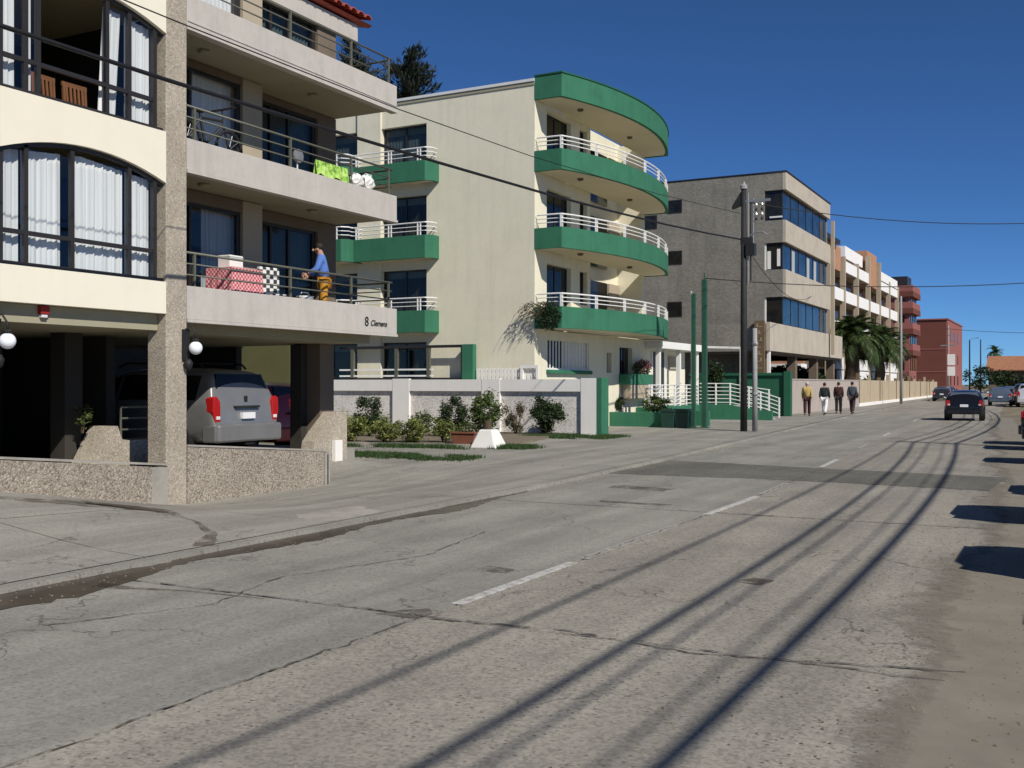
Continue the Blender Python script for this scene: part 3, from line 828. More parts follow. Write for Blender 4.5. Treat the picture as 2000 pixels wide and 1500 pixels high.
# small balconies on the side
def side_balcony(x0, x1, yf, zb, zt):
    MB().box(x0, x1-.22, yf, yf+.1, zb, zt).build('balcony_front', 'green_dark' if False else 'green', b2, bevel=.01)
    MB().prism([(x1-.22, yf), (x1, yf+.22), (x1, Y2-.004), (x1-.1, Y2-.004), (x1-.1, yf+.26), (x1-.22, yf+.101)], 'z', zb, zt).build('balcony_corner', 'green', b2)
    MB().prism([(x0, yf+.102), (x1-.23, yf+.102), (x1-.103, yf+.25), (x1-.103, Y2-.074), (x0, Y2-.074)], 'z', zb+.03, zb+.18).build('balcony_floor', 'cream_ceil', b2)
    zr = zt+.46
    path = [(x0, yf+.05), (x1-.24, yf+.05), (x1-.05, yf+.25), (x1-.05, Y2-.08)]
    rl = MB().tube([(x, y, zr) for x, y in path], .025, 8).build('railing', 'rail_white', b2)
    for dz in (.15, .3): MB().tube([(x, y, zr-dz) for x, y in path], .017, 6).build('bar', 'rail_white', rl)
    for x in (x0+.3, (x0+x1)/2, x1-.5):
        for s_ in (-.06, .06): MB().box(x+s_-.018, x+s_+.018, yf+.03, yf+.07, zt, zr-.02).build('post', 'rail_white', rl)
for (zw0, zw1, zb, zt) in LV:
    side_balcony(-23.9, -20.35, 31.98, zb, zt)
    side_balcony(-28, -23.75, 31.5, zb, zt)
# front: curved balconies
def arc2(inset=0, n=18):
    return [(-15.4+1.05*(1-((Y2+10.8*i/n-38)/5.4)**2)-inset, Y2-.012+inset*(1 if i == 0 else 0)+10.8*i/n-(inset if i == n else 0)) for i in range(n+1)]
BAL = [(3.67, 4.42), (6.44, 7.16), (9.14, 9.85), (11.64, 12.44)]
for bi, (zb, zt) in enumerate(BAL):
    o_, i_ = arc2(0), arc2(.13)
    yend = o_[-1][1]
    outer = [(X2-.0, o_[0][1])]+o_+[(X2, yend)]
    inner = [(X2-.0, i_[0][1])]+i_+[(X2, i_[-1][1])]
    mb = MB(); n = len(outer); V = []; F = []
    for (p, q) in zip(outer, inner):
        V += [(p[0], p[1], zb), (p[0], p[1], zt), (q[0], q[1], zt), (q[0], q[1], zb)]
    for i in range(n-1):
        b_, c_ = 4*i, 4*i+4
        F += [(b_, c_, c_+1, b_+1), (b_+1, c_+1, c_+2, b_+2), (b_+2, c_+2, c_+3, b_+3), (b_+3, c_+3, c_, b_)]
    F += [(0, 1, 2, 3), (4*n-1, 4*n-2, 4*n-3, 4*n-4)]
    nm = 'roof_edge' if bi == 3 else 'balcony_front'
    fixnorm(mb.add(V, F).build(nm, 'green', b2))
    fl = [(p[0]-.004 if k_ not in (0, n-1) else p[0]+.01, p[1]) for k_, p in enumerate(inner)]
    fixnorm(MB().prism([(q[0], q[1]+(.004 if k_ < n/2 else -.004)) for k_, q in enumerate(fl)], 'z', zb+.025, zb+.2).build('balcony_floor' if bi < 3 else 'roof_soffit', 'cream_ceil', b2))
    if bi == 3:
        dk = MB(); V = []; F = []
        for (p, q) in zip([(X2, outer[0][1]-.03)]+[(p[0]+.03, p[1]-(.03 if k_ == 0 else 0)) for k_, p in enumerate(o_)]+[(X2, yend+.03)], inner):
            V += [(p[0], p[1], zt+.002), (p[0], p[1], zt+.05), (q[0], q[1], zt+.05), (q[0], q[1], zt+.002)]
        for i in range(n-1):
            b_, c_ = 4*i, 4*i+4
            F += [(b_, c_, c_+1, b_+1), (b_+1, c_+1, c_+2, b_+2), (b_+2, c_+2, c_+3, b_+3), (b_+3, c_+3, c_, b_)]
        fixnorm(dk.add(V, F).build('roof_flashing', 'green_dark', b2))
        MB().prism([(q[0]+.0, q[1]) for q in inner], 'z', zt-.2, zt-.02).build('roof_deck', 'soffit', b2)
    else:
        zr = zt+.46; path = [(X2+.06, i_[0][1]-.06)]+[(p[0]+.065, p[1]) for p in i_]
        rl = MB().tube([(x, y, zr) for x, y in path], .028, 8).build('railing', 'rail_white', b2)
        for dz in (.14, .28): MB().tube([(x, y, zr-dz) for x, y in path], .018, 6).build('bar', 'rail_white', rl)
        for k_ in (1, 4, 7, 10, 13, 16, 18):
            x, y = path[k_]
            for s_ in (-.07, .07): MB().box(x-.02, x+.02, y+s_-.018, y+s_+.018, zt, zr-.02).build('post', 'rail_white', rl)
    for cy in (34.6, 39.4) if bi else ():
        MB().lathe([(.11, 0), (.11, -.06), (.05, -.09)], (-15.6, cy, zb+.025), 12).build('ceiling_lamp', 'brown_wall', b2)
MB().box(-34, X2, Y2-.06, Y2+.25, 12.282, 12.38).build('roof_coping', 'metal_flash', b2)
MB().box(-34, X2-.001, Y2-.03, Y2-.004, 12.16, 12.281).build('coping_shade_strip', 'soffit', b2)  # darker strip stands in for the shadow under the coping
# front wall pieces and openings
def wallp(y0, y1, z0, z1, x=X2, nm='front_wall', mat='cream'):
    return MB().box(x-.3, x, y0, y1, z0, z1).build(nm, mat, b2)
wallp(Y2+.301, 33.55, 0, 12.2); wallp(35.6, 36.4, 3.7, 12.2); wallp(37.1, 37.4, 3.7, 12.2)
MB().box(-17.6, X2-.004, 43.0, 43.3, 3.65, 12.2).build('fin_wall', 'cream', b2)
MB().box(-17.6, X2-.31, 37.2, 37.4, 3.65, 12.2).build('fin_wall', 'cream', b2)
tops = [6.05, 8.72, 11.46]
for bi in range(3):
    fz = BAL[bi][0]+.2; ct = BAL[bi+1][0]+.02
    for y0, y1, zlo in ((33.55, 35.6, fz), (36.4, 37.1, fz+.9)):
        wallp(y0+.001, y1-.001, tops[bi], ct, X2-.002, 'lintel')
        if zlo > fz: wallp(y0+.001, y1-.001, fz, zlo, X2-.002, 'sill_wall')
        x = X2-.2; m_ = (y0+y1)/2
        fo = MB().box(x-.03, x+.03, y0, y0+.06, zlo, tops[bi]).box(x-.03, x+.03, y1-.06, y1, zlo, tops[bi]).box(x-.029, x+.029, y0+.06, y1-.06, tops[bi]-.06, tops[bi]-.002).box(x-.029, x+.029, y0+.06, y1-.06, zlo, zlo+.05).build('window_frame', 'frame_dark', b2)
        parts = ((y0+.06, m_-.03), (m_+.03, y1-.06)) if y1-y0 > 1 else ((y0+.06, y1-.06),)
        if y1-y0 > 1: MB().box(x-.028, x+.028, m_-.03, m_+.03, zlo+.05, tops[bi]-.06).build('stile', 'frame_dark', fo)
        for u0, u1 in parts: MB().box(x-.02, x+.0, u0, u1, zlo+.05, tops[bi]-.06).build('pane', 'pane', fo)
    MB().box(-17.59, -17.5, 38.6, 41.6, fz, tops[bi]).build('loggia_door', 'pane', b2)
    MB().box(-17.595, -17.45, 41.7, 42.9, fz+1.2, tops[bi]).build('loggia_shutter', 'hotel_tan', b2)
# ground storey
wallp(33.551, 37.25, 0, 2.12, X2-.003); wallp(33.551, 37.25, 3.32, 3.67, X2-.003)
wallp(37.25, 39.03, 0, 3.67); wallp(39.03, 39.56, 0, 2.2, X2-.003); wallp(39.03, 39.56, 3.02, 3.67, X2-.003)
wallp(39.56, 40.38, 0, 3.67); wallp(40.38, 41.82, 0, 2.1, X2-.003); wallp(40.38, 41.82, 3.27, 3.67, X2-.003); wallp(41.82, 43.3, 0, 3.67)
MB().box(X2, X2+.14, 33.5, 37.3, 2.12, 2.26).build('window_sill', 'green', b2, bevel=.01)
fo = MB().box(X2-.06, X2-.01, 33.56, 37.24, 2.261, 2.33).build('window_bars', 'rail_white', b2)
for i in range(15):
    y = 33.62+i*.255
    MB().box(X2-.055, X2-.02, y-.03, y+.03, 2.33, 3.32).build('bar', 'rail_white', fo)
MB().box(X2-.24, X2-.2, 33.56, 35.15, 2.13, 3.32).build('pane', 'pane', b2)
MB().box(X2-.19, X2-.15, 35.2, 37.24, 2.13, 3.32).build('blind', 'white', b2)
for y0, y1, z0, z1 in ((39.03, 39.56, 2.2, 3.02), (40.38, 41.82, 2.1, 3.27)):
    MB().box(X2-.24, X2-.2, y0, y1, z0, z1).build('pane', 'pane', b2)
    for i in range(1, int((y1-y0)/.3)):
        MB().box(X2-.19, X2-.16, y0+.3*i-.02, y0+.3*i+.02, z0, z1).build('window_bar', 'frame_dark', b2)
fb = MB().box(X2+.002, X2+.42, 40.3, 43.2, 1.72, 2.16).build('flower_box', 'green', b2, bevel=.015)
MB().box(X2+.002, X2+.4, 40.6, 43.0, 1.15, 1.718).build('box_shadow_block', 'beige_wall', b2)  # added block, its brownish tone stands in for the flower box's shadow
# entrance block, canopy, terrace
MB().box(-21, -16.6, 43.32, 49.2, 0, 3.3).build('entrance_wall', 'cream_pale', b2)
MB().box(-21, -15.7, 43.34, 49.6, 3.302, 3.62).build('entrance_canopy', 'white', b2, bevel=.02)
MB().box(-16.62, -16.56, 44.6, 46.1, .75, 3.2).build('entrance_door', 'frame_dark', b2)
MB().box(-16.6, -16.54, 46.1, 46.22, .75, 3.25).build('door_jamb', 'white', b2)
MB().box(-16.6, -16.54, 44.45, 44.59, .75, 3.25).build('door_jamb', 'white', b2)
MB().box(-16.6, -16.52, 46.75, 48.2, 2.45, 3.05).build('name_board', 'beige_wall', b2)
for y in (43.7, 46.4, 49.0): MB().box(-16.05, -15.87, y-.09, y+.09, .75, 3.3).build('canopy_post', 'white', b2)
MB().bar((-15.75, 49.5, 3.55), (-13.9, 49.5, 3.48), .12, .1).build('canopy_beam', 'white', b2)
MB().bar((-13.9, 49.5, 3.42), (-13.9, 49.5, .7), .1, .1).build('canopy_post', 'white', b2)
MB().box(-16.598, -15.8, 42.2, 49.0, 0, .75).build('terrace_wall', 'green', b2)
MB().box(-16.59, -14.4, 49.0, 51.2, 0, .751).build('terrace_wall', 'green', b2)
fixnorm(MB().prism([(-14.399, 0), (-12.3, 0), (-12.3, .5), (-12.7, .5), (-14.399, .75)], 'y', 49.0, 49.2).build('ramp_wall', 'green', b2))
fixnorm(MB().prism([(-14.399, 0), (-12.32, 0), (-14.399, .72)], 'y', 49.201, 50.9).build('ramp', 'kerb', b2))
def bars(path, zs, posts, r=.022):
    rl = MB().tube([(x, y, z+zs[0]) for x, y, z in path], r*1.2, 6).build('railing', 'rail_white', b2)
    for z_ in zs[1:]: MB().tube([(x, y, z+z_) for x, y, z in path], r, 6).build('bar', 'rail_white', rl)
    for x, y, z in posts: MB().box(x-.03, x+.03, y-.03, y+.03, z, z+zs[0]).build('post', 'rail_white', rl)
bars([(-15.88, 42.3, .75), (-15.88, 48.95, .75)], [.95, .78, .61, .44, .27, .1], [(-15.88, 42.3+i*1.66, .75) for i in range(5)])
bars([(-15.8, 49.05, .75), (-14.3, 49.05, .75), (-13.5, 49.05, .60), (-12.4, 49.05, .45)], [1.02, .84, .66, .48, .30, .12], [(-15.0, 49.05, .75), (-14.3, 49.05, .75), (-13.4, 49.05, .58), (-12.45, 49.05, .45)])
bars([(-14.2, 50.8, .72), (-12.35, 50.8, .1)], [.95, .76, .57, .38, .2], [(-14.2, 50.8, .7), (-13.3, 50.8, .4), (-12.4, 50.8, .1)])
# green gate posts of the forecourt and the dark pergola frame behind the garden wall
fr_ = thing('pergola_frame', 'dark pergola frame with a green end post behind the white garden wall', 'pergola', (-18.9, 32.3, 0))
MB().box(-19.18, -18.72, 32.25, 32.5, 0, 3.17).build('post', 'green', fr_, bevel=.01)
MB().box(-19.22, -19.181, 32.24, 32.28, 0, 3.16).build('post_edge', 'frame_dark', fr_)
MB().box(-24.6, -19.19, 32.24, 32.34, 3.06, 3.16).build('beam', 'frame_dark', fr_)
MB().box(-24.6, -19.19, 32.24, 32.30, 1.9, 1.98).build('beam', 'frame_dark', fr_)
for x in (-20.6, -22.0, -24.0): MB().box(x-.07, x+.07, 32.24, 32.34, 0, 3.06).build('upright', 'rail_olive', fr_)
for z in (2.05, 2.28): MB().box(-24.6, -20.4, 32.25, 32.29, z-.03, z+.03).build('rail', 'rail_white', fr_)
sf = thing('slatted_fence', 'low white slatted fence with a white box frame behind the garden wall', 'fence', (-17.4, 32.4, 0))
for i in range(16): MB().box(-18.66+i*.155, -18.66+i*.155+.12, 32.4, 32.43, .6, 2.3).build('slat', 'white_wall', sf)
MB().box(-18.68, -16.15, 32.435, 32.47, 2.15, 2.25).build('rail', 'white_wall', sf)
MB().box(-16.85, -16.75, 32.3, 32.39, 0, 2.4).box(-16.25, -16.15, 32.3, 32.39, 0, 2.4).box(-16.75, -16.25, 32.3, 32.39, 2.3, 2.399).build('box_frame', 'white', sf)
# ================================================================== WHITE GARDEN WALL
gw = thing('garden_wall', 'white garden wall with pebble-dash panels between smooth piers in front of the cream building', 'wall', (-18, 32, 0))
WY = 31.9
MB().box(-25, -13.62, WY+.1, WY+.24, -.1, 1.60).build('backing', 'white_wall', gw)
for x0, x1 in ((-26, -21.9), (-21.17, -18.15), (-17.42, -14.36)):
    MB().box(x0+.002, x1-.002, WY+.07, WY+.099, .02, 1.5).build('panel', 'pebble_white', gw)
for x0, x1 in ((-21.9, -21.17), (-18.15, -17.42), (-14.36, -13.78)):
    MB().box(x0, x1, WY-.04, WY+.098, -.1, 1.94).build('pier', 'white_wall', gw, bevel=.008)
for x0, x1 in ((-26, -21.9), (-21.17, -18.15), (-17.42, -14.36)):
    MB().box(x0, x1, WY-.03, WY+.26, 1.5, 1.91).build('coping', 'white_wall', gw)
MB().box(-13.778, -13.6, WY-.05, WY+.55, -.1, 1.96).build('end_pier', 'green', gw, bevel=.008)
# ================================================================== GREEN FORECOURT
pl = thing('planter_wall', 'long low green planter wall along the pavement before the cream building', 'planter', (-15, 39.5, 0))
MB().box(-17.5, -14.15, 39.3, 39.5, -.05, .62).build('wall', 'green', pl, bevel=.01)
MB().box(-14.15, -13.98, 39.29, 41.8, -.05, .64).build('wall', 'green', pl, bevel=.01)
MB().box(-17.5, -14.151, 39.501, 42, .3, .55).build('soil', 'soil', pl)
MB().box(-13.979, -12.9, 41.2, 41.4, -.05, .66).build('wall', 'green', pl, bevel=.01)
gp = thing('green_post', 'taller of the paired green steel posts, nearer the street, in front of the railings', 'post', (-12.5, 39.4, .05), 0, 'paired green gate posts')
MB().box(-.095, .095, -.09, .09, 0, 5.75).build('shaft', 'green_pole', None, bevel=.008).parent = gp
MB().box(-.16, .16, -.15, .15, 0, .04).build('base_plate', 'green_pole', None).parent = gp
MB().tube([(0, 0, 5.75), (0, 0, 6.0)], .03, 8).build('cap_rod', 'green_pole', None).parent = gp
gp2 = thing('green_post', 'shorter of the paired green steel posts, beside the dark green bins', 'post', (-12.87, 39.2, .05), 0, 'paired green gate posts')
MB().box(-.07, .07, -.07, .07, 0, 5.2).build('shaft', 'green_pole', None, bevel=.008).parent = gp2
MB().box(-.13, .13, -.13, .13, 0, .04).build('base_plate', 'green_pole', None).parent = gp2
MB().box(-.115, -.075, -.02, .02, 1.0, 5.3).build('white_pipe', 'rail_white', None).parent = gp2
def bin_(loc, label):
    t = thing('litter_bin', label, 'bin', loc, 0, 'green bins by the planter')
    MB().prism([(-.24, 0), (.24, 0), (.29, .62), (-.29, .62)], 'y', -.25, .25).build('body', 'bin', None, bevel=.02).parent = t
    MB().prism([(-.31, .62), (.31, .62), (.22, .74), (-.22, .74)], 'y', -.27, .27).build('lid', 'bin', None, bevel=.015).parent = t
bin_((-13.75, 38.9, .05), 'dark green bin standing against the light corner of the planter wall')
bin_((-13.2, 38.95, .05), 'dark green bin standing right beside the green posts')
gf = thing('boundary_wall', 'dark green boundary wall with recessed panels between the cream and the grey building', 'wall', (-15, 55.6, 0))
MB().box(-18.5, -13.3, 55.6, 55.8, 0, 2.2).build('wall', 'green_dark', gf)
MB().box(-18.5, -13.3, 55.5, 55.82, 2.201, 2.34).build('coping', 'green_dark', gf)
MB().box(-13.3, -12.95, 55.45, 55.85, 0, 2.42).build('pier', 'green_dark', gf)
for x in (-15.6, -17.8): MB().box(x-.12, x+.12, 55.52, 55.598, 0, 2.2).build('rib', 'green_dark', gf)
# ================================================================== GREY STONE BUILDING
Y3, X3 = 59.2, -14.07
b3 = thing('office_building', 'grey stone-clad building with dark corner windows and beige spandrel bands', 'building', (X3, Y3, 0))
MB().box(-36, -15.29, Y3, 74, 3.4, 13.66).build('stone_wall', 'stone', b3)
MB().box(-36, -22.5, Y3+.05, 74, 0, 3.4).build('stone_wall', 'stone', b3)
MB().box(-22.4, -15.9, Y3+.05, Y3+.5, 0, 3.4).build('stone_wall', 'stone', b3)
BD = [(12.68, 13.68), (9.72, 10.98), (6.66, 8.2)]
for zb, zt in BD:
    MB().box(-15.288, X3-.2, Y3+.001, Y3+.25, zb, zt).build('stone_band', 'stone', b3)
    MB().box(X3-.199, X3, Y3, 71.5, zb, zt-.01).build('spandrel', 'beige_band', b3, bevel=.015)
    MB().box(-15.28, X3-.2, Y3+.251, 71.4, zb+.02, zb+.2).build('floor_plate', 'brown_wall', b3)
MB().box(-36, X3+.05, Y3-.04, 71.55, 13.682, 13.74).build('roof_flashing', 'frame_dark', b3)
MB().box(-18, X3-.2, 71.2, 71.5, 3.5, 13.6).build('end_wall', 'stone', b3)
WN = [(10.98, 12.68), (8.2, 9.72), (5.08, 6.66)]
for wi, (zb, zt) in enumerate(WN):
    x = X3-.25
    fo = MB().box(x-.04, x+.04, Y3+.1, 71.2, zb, zb+.06).box(x-.04, x+.04, Y3+.1, 71.2, zt-.06, zt).build('window_frame', 'frame_dark', b3)
    n = 6
    for i in range(n):
        y0 = Y3+.14+(71.15-Y3-.14)*i/n; y1 = Y3+.14+(71.15-Y3-.14)*(i+1)/n
        MB().box(x-.035, x+.035, y0-.03, y0+.03, zb+.06, zt-.06).build('mullion', 'frame_dark', fo)
        MB().box(x-.01, x+.01, y0+.03, y1-.03, zb+.06, zt-.06).build('pane', 'pane_blue', fo)
        if wi == 1 and i in (1, 3, 4): MB().box(x+.012, x+.02, y0+.3, y0+1.0, zb+.06, zt-.2).build('blind', 'curtain_grey', fo)
    MB().box(-15.27, x-.05, Y3+.12, Y3+.15, zb+.01, zt-.01).build('pane', 'pane', fo)
    MB().box(-15.286, -15.2, Y3+.08, Y3+.2, zb, zt).build('jamb', 'rail_white' if wi else 'frame_dark', fo)
    if wi == 1:
        MB().box(-15.15, -14.95, Y3+.105, Y3+.118, zb+.05, zt-.45).build('blind', 'white_wall', fo)
        MB().box(-14.6, -14.42, Y3+.105, Y3+.118, zb+.2, zt-.35).build('blind', 'white_wall', fo)
    if wi == 0: MB().box(-15.0, -14.3, Y3+.04, Y3+.1, zb+.15, zb+.24).build('sill', 'rail_white', fo)
for z0, z1 in ((11.84, 12.6), (8.8, 9.6), (5.72, 6.6)):
    for xx in (-20.6,):
        w_ = MB().box(xx-.45, xx+.45, Y3-.03, Y3-.002, z0, z1).build('window_frame', 'frame_dark', b3)
        MB().box(xx-.4, xx+.4, Y3-.034, Y3-.031, z0+.05, z1-.05).build('pane', 'pane', w_)
w_ = MB().box(-22.5, -21.7, Y3-.03, Y3-.002, 11.0, 11.8).build('window_frame', 'frame_dark', b3)
MB().box(-22.4, -21.8, Y3-.034, Y3-.031, 11.05, 11.75).build('pane', 'pane', w_)
# podium terrace
MB().box(-14.42, -14.2, 56.2, 76.4, 3.53, 5.08).build('podium_band', 'beige_band', b3, bevel=.015)
MB().box(-20, -14.421, 56.2, 56.4, 3.53, 5.0).build('podium_band', 'stone', b3)
MB().box(-24, -14.43, 56.41, 76.4, 3.4, 3.55).build('podium_floor', 'brown_wall', b3)
MB().box(-14.4, -14.25, 56.3, 56.5, 0, 3.53).build('column', 'white_wall', b3)
for y in (57.2, 64, 70, 75.5): MB().box(-15.1, -14.6, y-.25, y+.25, 0, 3.4).build('column', 'brown_wall', b3)
MB().box(-14.05, -13.85, 71.6, 71.9, 3.7, 12.6).build('corner_pilaster', 'hotel_tan', b3)
sg = thing('hanging_sign', 'brown upright signboard with faint letters on the corner of the grey building', 'sign', (-14.7, 56, 2.3))
MB().box(-15.0, -14.46, 55.95, 56.18, 2.2, 5.15).build('board', 'sign_brown', sg)
for i in range(7):
    zz = 4.9-.37*i
    MB().box(-14.9, -14.56-.08*(i % 2), 55.935, 55.948, zz-.10, zz-.05).box(-14.88+.1*(i % 3), -14.80+.1*(i % 3), 55.934, 55.947, zz-.05, zz+.10).build('raised_mark', 'sign_letter', sg)
# pink boundary wall behind the walkers, tan panelled wall beyond it
pw = thing('boundary_wall', 'plain pinkish low wall behind the four walkers', 'wall', (-14, 66, 0))
MB().prism([(-14.12, 57.0), (-13.95, 57.0), (-14.0, 81.8), (-14.2, 81.8)], 'z', 0, 1.98).build('wall', 'band_pink', pw)
MB().prism([(-14.15, 57.0), (-13.92, 57.0), (-13.97, 81.8), (-14.23, 81.8)], 'z', 1.982, 2.05).build('coping', 'band_pink', pw)
tw = thing('boundary_wall', 'tan panelled boundary wall with brown posts and a white foot under the palms', 'wall', (-15, 110, 0))
for i in range(12):
    y0 = 82+6*i; y1 = y0+6
    xa, xb = -14.05-2.0*(y0-82)/72, -14.05-2.0*(y1-82)/72
    fixnorm(MB().prism([(xa-.15, y0+.2), (xa, y0+.2), (xb, y1), (xb-.15, y1)], 'z', .3, 2.05).build('panel', 'wall_tan', tw))
    fixnorm(MB().prism([(xa-.2, y0), (xa+.06, y0), (xb+.06, y1), (xb-.2, y1)], 'z', 0, .298).build('foot', 'white_wall', tw))
    MB().box(xa-.2, xa+.05, y0, y0+.2, .299, 2.3 if i % 3 else 2.6).build('post', 'post_brown' if i % 2 == 0 else 'wall_tan', tw)
# ================================================================== WHITE AND ORANGE HOTEL
X4 = -17.0
b4 = thing('hotel_building', 'stepped hotel with white balcony bands and orange brick walls behind the palms', 'building', (X4, 87, 0))
MB().box(-32, X4-1.5, 84, 124, 0, 12.9).build('core', 'hotel_brown', b4)
MB().box(-32, X4-1.49, 83.6, 84, 0, 12.9).build('end_wall', 'terracotta_wall', b4)
for zb, zt in ((11.35, 12.3), (8.75, 9.75), (6.05, 7.0), (3.0, 4.0)):
    for i in range(6):
        y0 = 86+6.3*i
        if zb > 11 and i in (0, 3): continue
        MB().box(X4-.15, X4, y0+.12, y0+6.1, zb, zt).build('balcony_band', 'hotel_white', b4)
        MB().box(X4-1.49, X4-.151, y0+.12, y0+6.1, zb, zb+.15).build('balcony_floor', 'hotel_tan', b4)
        MB().box(X4-1.48, X4-1.4, y0+1.2, y0+4.6, zb+.16, zb+2.2).build('window', 'pane', b4)
        MB().box(X4-1.48, X4-1.38, y0+4.8, y0+6.1, zb+.16, zb+2.4).build('brick_panel', 'terracotta_wall', b4)
for i in range(7):
    MB().box(X4-.3, X4+.12, 85.9+6.3*i-.16, 85.9+6.3*i+.2, 0, 12.6 if i not in (3, 4) else 14).build('pilaster', 'hotel_tan', b4)
MB().box(X4-2.5, X4-.2, 84.0, 91.8, 11.3, 13.3).build('roof_block', 'terracotta_wall', b4)
MB().box(X4-2.8, X4+.2, 83.8, 89.5, 13.3, 13.65).build('roof_slab', 'frame_dark', b4)
MB().box(X4-2.5, X4-.25, 105.2, 110.8, 11.3, 14.6).build('roof_block', 'terracotta_wall', b4)
MB().box(X4-3.5, X4-.6, 96.0, 104.9, 12.9, 14.0).build('roof_block', 'hotel_white', b4)
MB().box(X4-.14, X4, 111.2, 123.5, 12.2, 13.2).build('balcony_band', 'hotel_white', b4)
MB().box(-30, X4-1.0, 80.5, 82.5, 0, 3.3).build('annex_wall', 'hotel_white', b4)
MB().box(X4-.2, X4, 90, 123, .2, 2.9).build('ground_wall', 'hotel_white', b4)
# ================================================================== ROSE TOWER AND RED BLOCK
b5 = thing('tower_building', 'rose coloured tower with stacked cornices beyond the hotel', 'building', (-19, 146, 0))
MB().box(-26, -18.6, 146, 153, 0, 14.2).build('shaft', 'pink_wall', b5)
for z, m_ in ((5.5, 'red_wall'), (8.3, 'red_wall'), (11.0, 'red_wall'), (13.2, 'red_wall')):
    MB().box(-26.3, -18.1, 145.6, 153.4, z, z+.7).build('cornice', m_, b5)
    MB().box(-26.25, -18.15, 145.65, 153.35, z+.702, z+1.5).build('parapet', 'pink_wall', b5)
    for i in range(3):
        MB().box(-18.59, -18.5, 146.6+2.2*i, 148.0+2.2*i, z-1.9, z-.3).build('window', 'pane', b5)
    MB().box(-20.5, -19.2, 145.9, 145.99, z-1.9, z-.3).build('window', 'pane', b5)
MB().box(-21, -19, 147, 151, 14.9, 16.0).build('roof_tank', 'frame_dark', b5)
b6 = thing('block_building', 'brick red block with a lighter rose front facing the street far down the road', 'building', (-17, 178, 0))
MB().box(-34, -17.2, 178, 203, 0, 11.9).build('side_wall', 'red_wall', b6)
MB().box(-17.199, -17, 178.02, 203, 0, 11.8).build('front_wall', 'pink_wall', b6)  # lighter colour on this face stands in for direct sun
MB().box(-34, -16.9, 177.8, 203.2, 11.9, 12.1).build('coping', 'pink_wall', b6)
for y in (182, 188, 194):
    for z in (1.5, 5.0, 8.6):
        f_ = MB().box(-17.02, -16.97, y, y+1.3, z, z+1.6).build('window', 'frame_dark', b6)
        MB().box(-16.975, -16.96, y+.1, y+1.2, z+.1, z+1.5).build('pane', 'pane', f_)
for z in (3.6, 7.2): MB().box(-34, -17.18, 177.93, 178, z, z+.15).build('string_course', 'pink_wall', b6)
b7 = thing('tiled_house', 'long low house with an orange tiled roof closing the far end of the street', 'house', (-2, 226, 0))
MB().box(-14, 26, 224, 236, 0, 4.6).build('wall', 'brown_wall', b7)
MB().prism([(222.5, 4.5), (230, 7.3), (237.5, 4.5), (237.5, 4.3), (222.5, 4.3)], 'x', -14.5, 27).build('roof', 'roof_orange', b7)
for i in range(6): MB().box(-12+5*i, -10+5*i, 223.95, 224, 1.5, 3.4).build('window', 'pane', b7)

# ================================================================== POLES AND CABLES
up = thing('utility_pole', 'tall dark creosoted pole with crossarm and insulators before the grey building', 'pole', (-10.35, 37.2, .05))
MB().tube([(0, 0, -.3), (0, 0, 4), (0, 0, 8.75)], [.125, .115, .09], 14).build('shaft', 'creosote', None, smooth=True).parent = up
def child(mb, nm, mat, par, **kw):
    o = mb.build(nm, mat, None, **kw); o.parent = par; return o
child(MB().lathe([(.13, 0), (.13, .12), (.06, .18), (.05, .26)], (0, 0, 8.7), 12), 'cap', 'pole_conc', up)
child(MB().prism([(-.42, 8.1), (-.1, 8.6), (-.1, 8.1), (-.42, 8.0)], 'y', -.06, .06), 'bracket', 'creosote', up)
child(MB().tube([(.16, -.02, 5.3), (.16, -.02, 8.55)], .035, 8), 'conduit', 'galv', up)
child(MB().tube([(.25, .02, 5.4), (.25, .02, 8.3)], .028, 8), 'conduit', 'creosote', up)
child(MB().tube([(.34, .02, 6.5), (.34, .02, 8.35)], .03, 8), 'conduit', 'galv', up)
arm = child(MB().bar((.05, 0, 8.25), (.95, .0, 8.25), .08, .09), 'crossarm', 'galv', up)
for dx in (.45, .66):
    for q in range(4):
        o = MB().lathe([(.02, 0), (.055, .03), (.035, .09), (.015, .12)], (dx, 0, 7.55+.17*q), 10).build('insulator', 'ceramic' if q % 2 else 'creosote', None); o.parent = arm
child(MB().tube([(.2, 0, 7.0), (.42, 0, 7.12), (.7, 0, 7.12), (.85, 0, 7.0)], .028, 8), 'lamp_arm', 'galv', up)
child(MB().box(-.1, .3, -.1, .1, 6.7, 6.95), 'clamp', 'creosote', up)
child(MB().box(.1, .42, -.14, .14, 6.3, 6.72), 'junction_box', 'frame_dark', up)
cp = thing('concrete_post', 'shorter light grey concrete post standing right against the dark utility pole', 'pole', (-9.98, 37.32, .05))
child(MB().tube([(0, 0, -.2), (0, 0, 3.7)], [.10, .08], 14), 'shaft', 'pole_conc', cp, smooth=True)
child(MB().lathe([(.12, 0), (.13, .05), (.12, .1)], (0, 0, 3.1), 12), 'band', 'galv', cp)
child(MB().lathe([(.12, 0), (.13, .05), (.12, .1)], (0, 0, 1.3), 12), 'band', 'galv', cp)
rp = thing('utility_pole', 'dark pole on the seaward side whose wires throw shadows along the road', 'pole', (4.05, 29.4, 0))
child(MB().tube([(0, 0, -.3), (0, 0, 8.2)], [.15, .10], 12), 'shaft', 'creosote', rp, smooth=True)
child(MB().bar((-1.0, 0, 7.35), (1.0, 0, 7.35), .09, .1), 'crossarm', 'creosote', rp)
def sag(p, q, s_, n=24):
    p, q = Vector(p), Vector(q)
    return [tuple(p.lerp(q, i/n)-Vector((0, 0, s_*4*(i/n)*(1-i/n)))) for i in range(n+1)]
